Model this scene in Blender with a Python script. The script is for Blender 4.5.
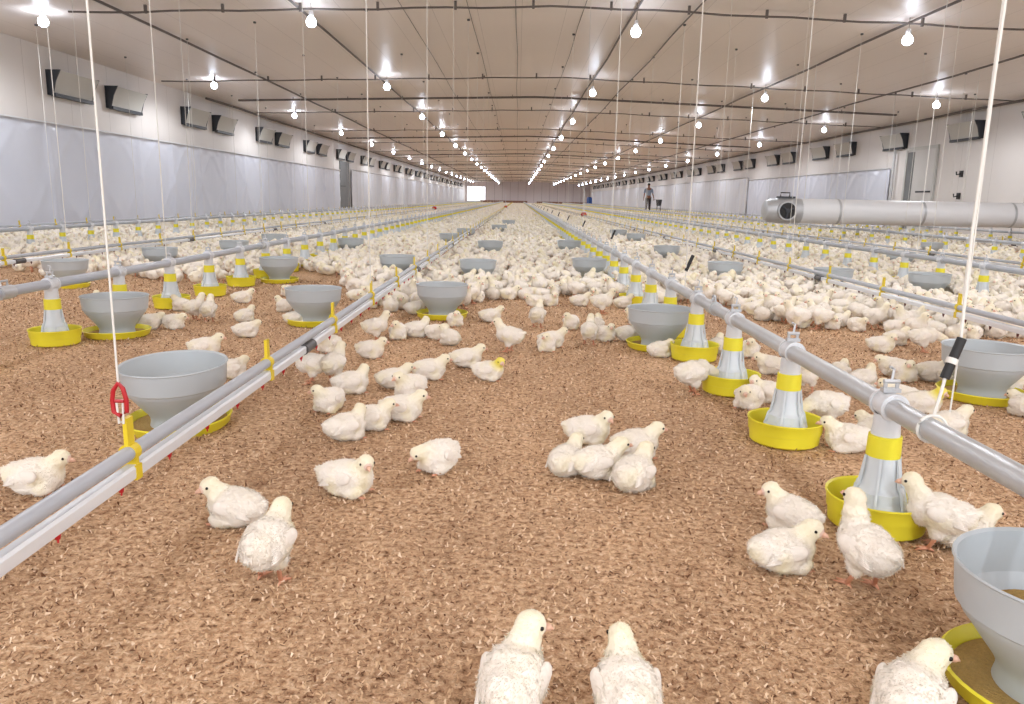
import bpy, bmesh, math, random
import numpy as np
from mathutils import Vector, Matrix, noise
random.seed(7); rng = np.random.default_rng(11)
for o in list(bpy.data.objects): bpy.data.objects.remove(o)
S = bpy.context.scene; C = S.collection
R = math.radians; PI = math.pi

# ------------------------------------------------------------------ camera
CAMH = .66; FPX = 770.0
right = Vector((0.99975981, 0.00764257, 0.02054038)); up = Vector((-0.02163626, 0.19488548, 0.98058733)); fwd = Vector((-0.00349118, 0.98079623, -0.19500403))
cam = bpy.data.objects.new('camera', bpy.data.cameras.new('camera')); C.objects.link(cam)
m4 = Matrix((right, up, -fwd)).transposed().to_4x4(); m4.translation = (0, 0, CAMH)
cam.matrix_world = m4
cam.data.sensor_width = 36; cam.data.lens = FPX / 1024 * 36; cam.data.clip_start = .02; cam.data.clip_end = 400
S.camera = cam
# ------------------------------------------------------------------ world, exposure
w = bpy.data.worlds.new('world'); S.world = w; w.use_nodes = True
w.node_tree.nodes['Background'].inputs[0].default_value = (.93, .96, 1, 1)
w.node_tree.nodes['Background'].inputs[1].default_value = 1.6
S.view_settings.view_transform = 'Standard'; S.view_settings.look = 'None'
S.view_settings.exposure = 0.5; S.view_settings.gamma = 1; S.view_settings.use_curve_mapping = False
LAMP_W = 30.0

def at(px, py, z=0.0):
    r = fwd * FPX + right * (px - 512) - up * (py - 352)
    t = (z - CAMH) / r.z
    return r.x * t, r.y * t
def pix(x, y, z):
    v = Vector((x, y, z - CAMH)); d = v.dot(fwd)
    if d < .05: return (-9999, -9999)
    return 512 + FPX * v.dot(right) / d, 352 - FPX * v.dot(up) / d

# hall shape (metres)
XL, XR, YN, YE = -7.4, 10.0, -2.5, 110.0
XM, ZR = .6, 3.07
def ceil_z(x): return ZR - .03 * abs(x - XM)

# ------------------------------------------------------------------ materials
def srgb(r, g, b):
    f = lambda c: (c / 255 / 12.92) if c / 255 <= .04045 else ((c / 255 + .055) / 1.055) ** 2.4
    return (f(r), f(g), f(b), 1)
def mat(name, col, rough=.6, metal=0, bump=0, bscale=50, var=0, vscale=5, emis=None, estr=0, trans=0, spec=.5, sheen=0, col2=None):
    m = bpy.data.materials.new(name); m.use_nodes = True; nt = m.node_tree; b = nt.nodes['Principled BSDF']
    b.inputs['Base Color'].default_value = col; b.inputs['Roughness'].default_value = rough; b.inputs['Metallic'].default_value = metal
    b.inputs['Specular IOR Level'].default_value = spec
    if sheen: b.inputs['Sheen Weight'].default_value = sheen
    if trans: b.inputs['Transmission Weight'].default_value = trans
    if emis: b.inputs['Emission Color'].default_value = emis; b.inputs['Emission Strength'].default_value = estr
    tc = nt.nodes.new('ShaderNodeTexCoord')
    n = nt.nodes.new('ShaderNodeTexNoise'); n.inputs['Scale'].default_value = vscale; n.inputs['Detail'].default_value = 5
    nt.links.new(tc.outputs['Object'], n.inputs['Vector'])
    mx = nt.nodes.new('ShaderNodeMix'); mx.data_type = 'RGBA'
    c2 = col2 or tuple(c * (1 - var) for c in col[:3]) + (1,)
    mx.inputs[6].default_value = col; mx.inputs[7].default_value = c2
    nt.links.new(n.outputs['Fac'], mx.inputs[0]); nt.links.new(mx.outputs[2], b.inputs['Base Color'])
    if bump:
        n2 = nt.nodes.new('ShaderNodeTexNoise'); n2.inputs['Scale'].default_value = bscale; n2.inputs['Detail'].default_value = 4
        nt.links.new(tc.outputs['Object'], n2.inputs['Vector'])
        bp = nt.nodes.new('ShaderNodeBump'); bp.inputs['Strength'].default_value = bump; bp.inputs['Distance'].default_value = .01
        nt.links.new(n2.outputs['Fac'], bp.inputs['Height']); nt.links.new(bp.outputs[0], b.inputs['Normal'])
    return m
M = {}
M['bowl'] = mat('bowl_plastic', srgb(186, 193, 198), .38, var=.06, vscale=12)
M['cone'] = mat('cone_plastic', srgb(214, 221, 228), .35, var=.05, vscale=20)
M['yellow'] = mat('yellow_plastic', srgb(246, 234, 58), .4, var=.18, vscale=14)
M['yclip'] = mat('yellow_clip', srgb(232, 205, 40), .4, var=.1, vscale=14)
M['galv'] = mat('galvanised_steel', srgb(205, 208, 212), .42, .4, var=.25, vscale=9, bump=.1, bscale=60)
M['gpipe'] = mat('grey_pipe', srgb(180, 185, 194), .4, var=.08, vscale=6)
M['wpipe'] = mat('white_pvc', srgb(226, 228, 232), .3, var=.05, vscale=6)
M['red'] = mat('red_plastic', srgb(190, 28, 38), .4, var=.1)
M['dkred'] = mat('dark_red_plastic', srgb(104, 60, 58), .5, var=.1)
M['steel'] = mat('dark_steel', srgb(105, 103, 104), .5, .5, var=.2)
M['bracket'] = mat('white_bracket', srgb(222, 225, 230), .4, var=.12, vscale=30)
M['cord'] = mat('white_cord', srgb(232, 230, 224), .7, var=.08, vscale=40)
M['conduit'] = mat('brown_conduit', srgb(112, 104, 100), .6, var=.2, vscale=3)
M['dark'] = mat('dark_plastic', srgb(62, 66, 74), .5, var=.2)
M['flap'] = mat('inlet_flap', srgb(206, 206, 202), .5, var=.06)
M['black'] = mat('black_rubber', srgb(40, 40, 42), .6, var=.2)
M['duct'] = mat('duct_metal', srgb(236, 237, 240), .4, .0, var=.06, vscale=3, bump=.06, bscale=10)
M['bulb'] = mat('bulb_glow', srgb(240, 246, 255), .4, emis=srgb(225, 236, 255), estr=35)
M['socket'] = mat('bulb_socket', srgb(225, 225, 225), .5, var=.05)
M['brown'] = mat('brown_board', srgb(150, 112, 92), .7, var=.25, vscale=4)
M['blue'] = mat('blue_plastic', srgb(50, 90, 160), .5, var=.1)
M['feed'] = mat('feed_crumble', srgb(196, 160, 92), .9, var=.4, vscale=160, bump=.8, bscale=200)
M['leg'] = mat('leg_skin', srgb(232, 168, 136), .55, var=.15, vscale=60)
M['beak'] = mat('beak_horn', srgb(236, 190, 165), .45, var=.1, vscale=60)
M['eye'] = mat('eye_black', srgb(18, 16, 18), .12)
M['skin'] = mat('human_skin', srgb(150, 105, 85), .6, var=.1)
M['shirt'] = mat('blue_grey_shirt', srgb(150, 165, 188), .8, var=.15)
M['trouser'] = mat('dark_trousers', srgb(62, 56, 60), .85, var=.15)
M['hair'] = mat('black_hair', srgb(36, 30, 30), .7)
M['door'] = mat('door_white', srgb(218, 216, 214), .45, var=.06, vscale=1)
M['doordark'] = mat('door_gap', srgb(132, 134, 136), .6, var=.4, vscale=3)

def down_material(name, white, tintc):
    m = bpy.data.materials.new(name); m.use_nodes = True; nt = m.node_tree; b = nt.nodes['Principled BSDF']
    b.inputs['Roughness'].default_value = .95; b.inputs['Specular IOR Level'].default_value = .15
    b.inputs['Sheen Weight'].default_value = .25
    b.inputs['Subsurface Weight'].default_value = .0
    at_ = nt.nodes.new('ShaderNodeAttribute'); at_.attribute_name = 'tint'
    tc = nt.nodes.new('ShaderNodeTexCoord'); n = nt.nodes.new('ShaderNodeTexNoise'); n.inputs['Scale'].default_value = 28
    nt.links.new(tc.outputs['Object'], n.inputs['Vector'])
    ad = nt.nodes.new('ShaderNodeMath'); ad.operation = 'MULTIPLY_ADD'; ad.inputs[1].default_value = .32; ad.use_clamp = True
    sb = nt.nodes.new('ShaderNodeMath'); sb.operation = 'SUBTRACT'; sb.inputs[1].default_value = .12
    nt.links.new(at_.outputs['Fac'], sb.inputs[0])
    nt.links.new(n.outputs['Fac'], ad.inputs[0]); nt.links.new(sb.outputs[0], ad.inputs[2])
    mx = nt.nodes.new('ShaderNodeMix'); mx.data_type = 'RGBA'; mx.inputs[6].default_value = white; mx.inputs[7].default_value = tintc
    nt.links.new(ad.outputs[0], mx.inputs[0]); nt.links.new(mx.outputs[2], b.inputs['Base Color'])
    return m
M['down'] = down_material('white_down', srgb(247, 240, 231), srgb(242, 231, 184))
M['downy'] = down_material('yellow_headed_down', srgb(247, 240, 231), srgb(236, 220, 70))
M['wing'] = mat('wing_feather', srgb(244, 236, 226), .9, var=.08, vscale=40, spec=.15, sheen=.25)
M['face'] = mat('face_skin', srgb(240, 212, 195), .7, var=.12, vscale=60)

# litter
def litter():
    m = bpy.data.materials.new('litter'); m.use_nodes = True; nt = m.node_tree; b = nt.nodes['Principled BSDF']
    b.inputs['Roughness'].default_value = .95; b.inputs['Specular IOR Level'].default_value = .15
    tc = nt.nodes.new('ShaderNodeTexCoord')
    def nz(s, d=4, st=None):
        n = nt.nodes.new('ShaderNodeTexNoise'); n.inputs['Scale'].default_value = s; n.inputs['Detail'].default_value = d; n.inputs['Roughness'].default_value = .65
        if st:
            mp = nt.nodes.new('ShaderNodeMapping'); mp.inputs['Scale'].default_value = st; nt.links.new(tc.outputs['Object'], mp.inputs[0]); nt.links.new(mp.outputs[0], n.inputs['Vector'])
        else: nt.links.new(tc.outputs['Object'], n.inputs['Vector'])
        return n
    a = nz(75, 6); c = nz(2.2, 3, (1, .35, 1)); d = nz(30, 3)
    r1 = nt.nodes.new('ShaderNodeValToRGB'); e = r1.color_ramp.elements
    e[0].position = .33; e[0].color = srgb(108, 78, 56); e[1].position = .70; e[1].color = srgb(246, 220, 190)
    k = e.new(.43); k.color = srgb(192, 156, 124); k = e.new(.54); k.color = srgb(222, 190, 156)
    nt.links.new(a.outputs['Fac'], r1.inputs[0])
    r2 = nt.nodes.new('ShaderNodeValToRGB'); e = r2.color_ramp.elements
    e[0].position = .3; e[0].color = (.74, .70, .68, 1); e[1].position = .62; e[1].color = (1.06, 1.04, 1.02, 1)
    nt.links.new(c.outputs['Fac'], r2.inputs[0])
    r3 = nt.nodes.new('ShaderNodeValToRGB'); e = r3.color_ramp.elements
    e[0].position = .32; e[0].color = (.78, .74, .72, 1); e[1].position = .5; e[1].color = (1, 1, 1, 1)
    nt.links.new(d.outputs['Fac'], r3.inputs[0])
    x1 = nt.nodes.new('ShaderNodeMix'); x1.data_type = 'RGBA'; x1.blend_type = 'MULTIPLY'; x1.inputs[0].default_value = 1
    nt.links.new(r1.outputs[0], x1.inputs[6]); nt.links.new(r2.outputs[0], x1.inputs[7])
    x2 = nt.nodes.new('ShaderNodeMix'); x2.data_type = 'RGBA'; x2.blend_type = 'MULTIPLY'; x2.inputs[0].default_value = 1
    nt.links.new(x1.outputs[2], x2.inputs[6]); nt.links.new(r3.outputs[0], x2.inputs[7]); nt.links.new(x2.outputs[2], b.inputs['Base Color'])
    bp = nt.nodes.new('ShaderNodeBump'); bp.inputs['Strength'].default_value = .9; bp.inputs['Distance'].default_value = .006
    nt.links.new(a.outputs['Fac'], bp.inputs['Height'])
    bp2 = nt.nodes.new('ShaderNodeBump'); bp2.inputs['Strength'].default_value = .7; bp2.inputs['Distance'].default_value = .02
    nt.links.new(d.outputs['Fac'], bp2.inputs['Height']); nt.links.new(bp.outputs[0], bp2.inputs['Normal']); nt.links.new(bp2.outputs[0], b.inputs['Normal'])
    return m
M['litter'] = litter()
def flakes_mat():
    m = bpy.data.materials.new('shavings'); m.use_nodes = True; nt = m.node_tree; b = nt.nodes['Principled BSDF']
    b.inputs['Roughness'].default_value = .9; b.inputs['Specular IOR Level'].default_value = .2
    a = nt.nodes.new('ShaderNodeAttribute'); a.attribute_name = 'tone'
    r = nt.nodes.new('ShaderNodeValToRGB'); e = r.color_ramp.elements
    e[0].color = srgb(110, 76, 54); e[1].color = srgb(238, 212, 184); k = e.new(.4); k.color = srgb(196, 160, 126); k = e.new(.75); k.color = srgb(222, 190, 154)
    nt.links.new(a.outputs['Fac'], r.inputs[0]); nt.links.new(r.outputs[0], b.inputs['Base Color']); return m
M['flakes'] = flakes_mat()
def panel_mat(name, col, period, axis, dark, rough, line=.006, bump=0.0):
    m = mat(name, col, rough, var=.05, vscale=.6, bump=bump, bscale=4); nt = m.node_tree; b = nt.nodes['Principled BSDF']
    old = b.inputs['Base Color'].links[0].from_socket
    tc = nt.nodes.new('ShaderNodeTexCoord'); sp = nt.nodes.new('ShaderNodeSeparateXYZ'); nt.links.new(tc.outputs['Object'], sp.inputs[0])
    md = nt.nodes.new('ShaderNodeMath'); md.operation = 'PINGPONG'; md.inputs[1].default_value = period / 2
    nt.links.new(sp.outputs[axis], md.inputs[0])
    lt = nt.nodes.new('ShaderNodeMath'); lt.operation = 'LESS_THAN'; lt.inputs[1].default_value = line
    nt.links.new(md.outputs[0], lt.inputs[0])
    mx = nt.nodes.new('ShaderNodeMix'); mx.data_type = 'RGBA'; mx.inputs[7].default_value = dark
    nt.links.new(old, mx.inputs[6]); nt.links.new(lt.outputs[0], mx.inputs[0]); nt.links.new(mx.outputs[2], b.inputs['Base Color'])
    return m
M['ceil'] = panel_mat('ceiling_panel', srgb(240, 230, 222), .575, 0, srgb(206, 196, 188), .42, .0035)
M['wall'] = panel_mat('wall_panel', srgb(236, 231, 228), 1.2, 1, srgb(196, 190, 186), .4, .004)
M['curtain'] = mat('curtain_sheet', srgb(222, 226, 238), .3, var=.10, vscale=.8, bump=.25, bscale=3, spec=.6, col2=srgb(208, 213, 228))
M['curtain2'] = mat('curtain_sheet_pale', srgb(230, 233, 242), .3, var=.08, vscale=1.2, bump=.3, bscale=4, spec=.6)

# ------------------------------------------------------------------ helpers
def obj(name, bm, m, parent=None, smooth=True, loc=None):
    me = bpy.data.meshes.new(name)
    if isinstance(bm, bmesh.types.BMesh): bm.to_mesh(me); bm.free()
    else: me = bm
    for q in (m if isinstance(m, (list, tuple)) else [m]): me.materials.append(q)
    if smooth:
        me.polygons.foreach_set('use_smooth', [True] * len(me.polygons))
        try: me.set_sharp_from_angle(angle=R(38))
        except Exception: pass
    o = bpy.data.objects.new(name, me); C.objects.link(o)
    if parent: o.parent = parent
    if loc: o.location = loc
    return o
def empty(name, loc=(0, 0, 0), rz=0):
    o = bpy.data.objects.new(name, None); o.empty_display_size = .05; C.objects.link(o); o.location = loc; o.rotation_euler = (0, 0, rz); return o
def tag(o, label, cat, group=None, kind=None):
    o['label'] = label; o['category'] = cat
    if group: o['group'] = group
    if kind: o['kind'] = kind
    return o
def struct(o, label, cat='wall'):
    o['kind'] = 'structure'; o['label'] = label; o['category'] = cat; return o
def box(bm, a, b, mi=0):
    vs = [bm.verts.new((x, y, z)) for x in (a[0], b[0]) for y in (a[1], b[1]) for z in (a[2], b[2])]
    for f in ((0, 1, 3, 2), (4, 6, 7, 5), (0, 4, 5, 1), (2, 3, 7, 6), (0, 2, 6, 4), (1, 5, 7, 3)):
        bm.faces.new([vs[i] for i in f]).material_index = mi
    return vs
def tube(bm, pts, r, seg=10, cap=True, mi=0):
    pts = [Vector(p) for p in pts]; rings = []
    for i, p in enumerate(pts):
        d = (pts[min(i + 1, len(pts) - 1)] - pts[max(i - 1, 0)]).normalized()
        a = d.cross(Vector((0, 0, 1)) if abs(d.z) < .9 else Vector((1, 0, 0))).normalized(); b = d.cross(a)
        rr = r[i] if isinstance(r, (list, tuple)) else r
        rings.append([bm.verts.new(p + (a * math.cos(t) + b * math.sin(t)) * rr) for t in [2 * PI * k / seg for k in range(seg)]])
    for A, B in zip(rings, rings[1:]):
        for k in range(seg): bm.faces.new((A[k], A[(k + 1) % seg], B[(k + 1) % seg], B[k])).material_index = mi
    if cap:
        bm.faces.new(rings[0][::-1]).material_index = mi; bm.faces.new(rings[-1]).material_index = mi
def lathe(bm, prof, seg=32, lobes=None, mi=0):
    rings = []
    for (r, z, *q) in prof:
        l = q[0] if q else 0
        rings.append([bm.verts.new(((r + l * math.cos(8 * t)) * math.cos(t), (r + l * math.cos(8 * t)) * math.sin(t), z)) for t in [2 * PI * k / seg for k in range(seg)]])
    for A, B in zip(rings, rings[1:]):
        for k in range(seg): bm.faces.new((A[k], A[(k + 1) % seg], B[(k + 1) % seg], B[k])).material_index = mi
    return rings
def sphere(bm, c, r, u=10, v=7, mi=0, rot=None):
    r = (r, r, r) if not isinstance(r, (tuple, list)) else r
    mm = Matrix.Translation(c) @ (rot.to_4x4() if rot else Matrix()) @ Matrix.Diagonal((*r, 1))
    g = bmesh.ops.create_uvsphere(bm, u_segments=u, v_segments=v, radius=1, matrix=mm)
    for f in {f for q in g['verts'] for f in q.link_faces}: f.material_index = mi
def copy_thing(root, loc=None, rz=None, scale=None):
    c = root.copy(); C.objects.link(c)
    for k in list(root.children):
        d = k.copy(); C.objects.link(d); d.parent = c
        for g in list(k.children):
            e = g.copy(); C.objects.link(e); e.parent = d
    if loc is not None: c.location = loc
    if rz is not None: c.rotation_euler = (0, 0, rz)
    if scale is not None: c.scale = (scale,) * 3
    return c
def npmesh(name, V, F, mats, fm=None, attr=None):
    me = bpy.data.meshes.new(name)
    V = np.asarray(V, np.float32); F = np.asarray(F, np.int32)
    me.vertices.add(len(V)); me.vertices.foreach_set('co', V.ravel())
    k = F.shape[1]
    me.loops.add(F.size); me.loops.foreach_set('vertex_index', F.ravel())
    me.polygons.add(len(F)); me.polygons.foreach_set('loop_start', np.arange(len(F), dtype=np.int32) * k)
    for q in mats: me.materials.append(q)
    if fm is not None: me.polygons.foreach_set('material_index', np.asarray(fm, np.int32))
    if attr is not None:
        a = me.attributes.new(attr[0], 'FLOAT', 'POINT'); a.data.foreach_set('value', np.asarray(attr[1], np.float32))
    me.update(calc_edges=True); me.validate()
    o = bpy.data.objects.new(name, me); C.objects.link(o); return o

# ------------------------------------------------------------------ the room
bm = bmesh.new()
vs = [bm.verts.new(p) for p in ((XL, YN, 0), (XR, YN, 0), (XR, YE, 0), (XL, YE, 0), (XL, YN, -.1), (XR, YN, -.1), (XR, YE, -.1), (XL, YE, -.1))]
for f in ((0, 1, 2, 3), (7, 6, 5, 4), (0, 4, 5, 1), (1, 5, 6, 2), (2, 6, 7, 3), (3, 7, 4, 0)): bm.faces.new([vs[i] for i in f])
struct(obj('floor', bm, M['litter'], smooth=False), 'brown wood shaving litter floor of the poultry hall', 'floor')
bm = bmesh.new()
for (x0, x1) in ((XL - .1, XM), (XM, XR + .1)):
    v = [bm.verts.new((x, y, ceil_z(x) + dz)) for x in (x0, x1) for y in (YN, YE) for dz in (0, .06)]
    for f in ((0, 4, 6, 2), (1, 3, 7, 5), (0, 1, 5, 4), (2, 6, 7, 3), (0, 2, 3, 1), (4, 5, 7, 6)): bm.faces.new([v[i] for i in f])
bmesh.ops.recalc_face_normals(bm, faces=bm.faces)
struct(obj('ceiling', bm, M['ceil'], smooth=False), 'pale beige panelled ceiling with a low ridge', 'ceiling')
bm = bmesh.new(); box(bm, (XL - .1, YN, 0), (XL, YE, ceil_z(XL))); struct(obj('wall_left', bm, M['wall'], smooth=False), 'long pale wall along the left side')
bm = bmesh.new(); box(bm, (XR, YN, 0), (XR + .1, YE, ceil_z(XR + .1))); struct(obj('wall_right', bm, M['wall'], smooth=False), 'long pale wall along the right side')
M['endwall'] = panel_mat('end_wall_panel', srgb(222, 214, 218), 1.1, 0, srgb(170, 160, 164), .5, .02)
bm = bmesh.new(); OX0, OX1, OZ = -7.1, -4.6, 2.25
box(bm, (XL, YE, 0), (OX0, YE + .1, ZR)); box(bm, (OX1, YE, 0), (XR, YE + .1, ZR)); box(bm, (OX0, YE, OZ), (OX1, YE + .1, ZR)); box(bm, (OX0, YE, 0), (OX1, YE + .1, .3))
struct(obj('wall_back', bm, M['endwall'], smooth=False), 'far end wall with a bright open doorway at its left')
bm = bmesh.new(); box(bm, (-5.3, YE - 1.0, 0), (1.3, YE - .92, .42)); box(bm, (2.6, YE - 1.0, 0), (9.6, YE - .92, .38))
struct(obj('trim_1', bm, M['brown'], smooth=False), 'low brown board across the far end of the hall', 'trim')

# curtains: wrinkled sheets hung off the long walls
def curtain(side, y0, y1, z0, z1, label, m, fold=.012, rib=1.45, diamonds=True):
    ny = int((y1 - y0) / (.06 if diamonds else .12)); nz = 26; sx = 1 if side < 0 else -1; xw = (XL if side < 0 else XR) + sx * .08
    V = []; 
    for i in range(ny + 1):
        y = y0 + (y1 - y0) * i / ny
        for j in range(nz + 1):
            t = j / nz; z = z0 + (z1 - z0) * t
            d = fold * noise.noise(Vector((y * 2.1, z * .8, side * 3))) + .4 * fold * noise.noise(Vector((y * 7, z * 3, 5)))
            ph = (y / rib) % 1
            d += .030 * math.exp(-((ph - .5) / .06) ** 2)          # post behind the sheet
            if diamonds:
                q = ((y / (2 * rib)) % 1) * 2; dia = abs(abs(q - 1) - t); d += .016 * math.exp(-(dia / .055) ** 2)
                q2 = 1 - abs(q - 1); d += .014 * math.exp(-((abs(q2 - t)) / .055) ** 2)
            if t > .86: d += .02 * math.sin(y * 9 + 2 * math.sin(z * 30 + y)) * (t - .86) / .14
            V.append((xw + sx * d, y, z))
    F = [(i * (nz + 1) + j, (i + 1) * (nz + 1) + j, (i + 1) * (nz + 1) + j + 1, i * (nz + 1) + j + 1) for i in range(ny) for j in range(nz)]
    V = np.array(V); n = len(V); F = np.array(F)
    V2 = V.copy(); V2[:, 0] -= sx * .012
    B = []
    for j in range(nz): B.append((j + 1, j, n + j, n + j + 1)); k = ny * (nz + 1); B.append((k + j, k + j + 1, n + k + j + 1, n + k + j))
    for i in range(ny): a = i * (nz + 1); b_ = a + nz + 1; B.append((a, b_, n + b_, n + a)); B.append((b_ + nz, a + nz, n + a + nz, n + b_ + nz))
    F = np.concatenate([F, F[:, ::-1] + n, np.array(B)])
    o = npmesh('side_curtain', np.concatenate([V, V2]), F, [m])
    o.data.polygons.foreach_set('use_smooth', [True] * len(F))
    r = bmesh.new(); tube(r, [(xw + sx * .03, y0, z1 + .01), (xw + sx * .03, y1, z1 + .01)], .014, 8)
    obj('top_rail', r, M['wpipe'], o)
    tag(o, label, 'curtain', None)
    return o
curtain(-1, 3.0, 32.3, .10, 1.66, 'silvery blue plastic curtain on the left wall, nearer than the grey door', M['curtain'])
curtain(-1, 34.6, 106, .10, 1.78, 'pale pleated plastic curtain on the left wall beyond the grey door', M['curtain2'], .03, .9, False)
curtain(1, 21.2, 34, .10, 1.66, 'silvery curtain on the right wall starting beside the white door', M['curtain'])
curtain(1, 34.2, 106, .10, 1.78, 'pale pleated plastic curtain far down the right wall', M['curtain2'], .03, .9, False)
# doors
def door(side, y0, y1, z1, nm, label, leafm):
    sx = 1 if side < 0 else -1; xw = XL if side < 0 else XR
    bm = bmesh.new(); a, b_ = sorted((xw + sx * .004, xw + sx * .05))
    for (ya, yb, za, zb) in ((y0 - .08, y0, 0, z1 + .08), (y1, y1 + .08, 0, z1 + .08), (y0, y1, z1, z1 + .08)): box(bm, (a, ya, za), (b_, yb, zb))
    o = obj(nm, bm, M['doordark'] if side < 0 else M['flap'], smooth=False); struct(o, label, 'door')
    bm = bmesh.new(); a, b_ = sorted((xw + sx * .006, xw + sx * .035)); box(bm, (a, y0, 0), (b_, y1, z1)); obj('door_leaf', bm, leafm, o, smooth=False)
    if side > 0:
        bm = bmesh.new(); box(bm, (xw - .045, y1 - .35, .05), (xw - .034, y1 - .02, z1 - .03)); obj('hinge_strip', bm, M['doordark'], o, smooth=False)
    bm = bmesh.new(); a, b_ = sorted((xw + sx * .035, xw + sx * .055)); box(bm, (a, y0 + .06, 1.02), (b_, y0 + .55 * (y1 - y0), 1.06)); obj('door_handle', bm, M['dark'], o, smooth=False)
door(-1, 32.6, 34.2, 1.98, 'door_1', 'grey door in the left wall between two lengths of curtain', M['doordark'])
door(1, 19.05, 20.4, 2.06, 'door_2', 'white door with a push bar in the right wall behind the duct', M['door'])
bm = bmesh.new(); tube(bm, [(XR - .09, 21.0, 0), (XR - .09, 21.0, 2.2)], .035, 12)
struct(obj('trim_2', bm, M['wpipe']), 'white upright post between right curtain and door', 'trim')
for (yy, zz) in ((17.9, 1.42), (17.9, .93)):
    bm = bmesh.new(); box(bm, (XR - .03, yy - .06, zz - .07), (XR - .001, yy + .06, zz + .07)); tube(bm, [(XR - .03, yy, zz), (XR - .12, yy, zz - .02), (XR - .13, yy, zz + .05)], .015, 6)
    tag(obj('wall_hook', bm, M['black']), 'small black wall hook, %s of two right of the white door' % ('upper' if zz > 1.2 else 'lower'), 'hook')
# end wall edge posts
# ceiling conduits, cables
def ylab(y): return 'near the camera' if y < 12 else ('in the middle distance' if y < 30 else 'far down the hall')
def cpipe(x, y0, y1, r, dz, label):
    bm = bmesh.new(); n = max(2, int((y1 - y0) / 2)); tube(bm, [(x + .015 * math.sin(k * 1.7), y0 + (y1 - y0) * k / n, ceil_z(x) - dz + .008 * math.sin(k * 2.1)) for k in range(n + 1)], r, 6)
    tag(obj('ceiling_conduit', bm, M['conduit']), label, 'conduit', 'long ceiling conduits')
cpipe(-7.2, 18.4, 100, .028, .06, 'brown conduit running lengthwise at the left edge of the ceiling')
cpipe(-5.0, YN, 100, .018, .05, 'dark conduit running lengthwise across the left third of the ceiling')
cpipe(-2.75, YN, 100, .016, .05, 'dark lengthwise conduit on the ceiling left of centre beside the lamps')
cpipe(1.43, YN, 100, .016, .05, 'dark lengthwise conduit over the lamps right of centre')
cpipe(2.15, YN, 100, .010, .04, 'thin lengthwise ceiling cable just right of the central lamp conduit')
cpipe(4.8, YN, 100, .016, .05, 'dark lengthwise ceiling conduit above the second right feeder line')
cpipe(7.2, YN, 100, .016, .05, 'dark lengthwise ceiling conduit towards the right wall')
cpipe(9.75, YN, 100, .03, .06, 'brown conduit running lengthwise at the right edge of the ceiling')
for x in (-1.5, -.67, -.07, .8): cpipe(x, YN, 100, .004, .012, {-1.5: 'fine dark wire along the ceiling, leftmost of four central wires', -.67: 'fine dark wire along the ceiling, second of four central wires', -.07: 'fine dark wire along the ceiling, third of four central wires', .8: 'fine dark wire along the ceiling, rightmost of four central wires'}[x])
ordn = ['first', 'second', 'third', 'fourth', 'fifth', 'sixth', 'seventh', 'eighth', 'ninth', 'tenth', 'eleventh', 'twelfth', 'thirteenth', 'fourteenth', 'fifteenth', 'sixteenth', 'seventeenth', 'eighteenth', 'nineteenth', 'twentieth']
LY = [10.1 + 5.6 * k for k in range(-2, 18)]
HB = HP = None
for k, y in enumerate([v for v in LY if v > 9]):
    bm = bmesh.new(); n = 36
    x0, x1 = (-5.6, 9.7) if k == 0 else (-7.0, 9.7)
    tube(bm, [(x0 + (x1 - x0) * i / n, y + .01 * math.sin(i), ceil_z(x0 + (x1 - x0) * i / n) - .07 - .018 * math.sin(i * .9) ** 2) for i in range(n + 1)], .013, 6)
    o = obj('cross_cable', bm, M['conduit']); tag(o, 'brown cable crossing the ceiling over the %s row of lamps from the camera' % ordn[k], 'cable', 'crosswise ceiling cables')
    for i in range(1, 16):
        x = x0 + (x1 - x0) * i / 16
        if HB is None: bm = bmesh.new(); box(bm, (-.015, -.015, -.1), (.015, .015, -.002)); HB = h_ = obj('hanger', bm, M['conduit'], o, smooth=False)
        else: h_ = HB.copy(); C.objects.link(h_); h_.parent = o
        h_.location = (x, y, ceil_z(x))
for k, y in enumerate([18.8 + 11.5 * k for k in range(8)]):
    bm = bmesh.new(); n = 20; tube(bm, [(-6.6 + 15.4 * i / n, y, ceil_z(-6.6 + 15.4 * i / n) - .06) for i in range(n + 1)], .024, 8)
    o = obj('cross_pipe', bm, M['conduit']); tag(o, 'thick brown pipe crossing under the ceiling, %s of its kind from the camera' % ordn[k], 'pipe', 'crosswise ceiling pipes')
    for i in range(1, 12):
        x = -6.6 + 15.4 * i / 12
        if HP is None: bm = bmesh.new(); tube(bm, [(0, 0, -.088), (0, 0, -.002)], .008, 5); HP = h_ = obj('hanger', bm, M['conduit'], o)
        else: h_ = HP.copy(); C.objects.link(h_); h_.parent = o
        h_.location = (x, y, ceil_z(x))

# lamps
LX = [-6.07, -2.6, 1.41, 4.76, 8.1]; LZ = [2.80, 2.81, 2.77, 2.74, 2.68]; rown = ['far left', 'left of centre', 'right of centre', 'right', 'far right']
root = empty('ceiling_light'); root['label'] = ''
bm = bmesh.new(); lathe(bm, [(.0, .0), (.028, -.001), (.052, -.025), (.062, -.062), (.054, -.095), (.032, -.115), (.0, -.122)], 14); obj('bulb', bm, M['bulb'], root)
bm = bmesh.new(); lathe(bm, [(0, .075), (.018, .075), (.026, .06), (.030, .01), (.026, -.004), (0, -.004)], 12); obj('socket', bm, M['socket'], root)
bm = bmesh.new(); tube(bm, [(0, 0, 0), (.004, 0, .5), (0, 0, 1)], .004, 5); obj('cable', bm, M['conduit'], root)
ld = bpy.data.lights.new('bulb_light', 'SPOT'); ld.spot_size = R(179); ld.spot_blend = .45; ld.energy = LAMP_W; ld.color = (.93, .96, 1.0); ld.shadow_soft_size = .06
first = True
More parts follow.
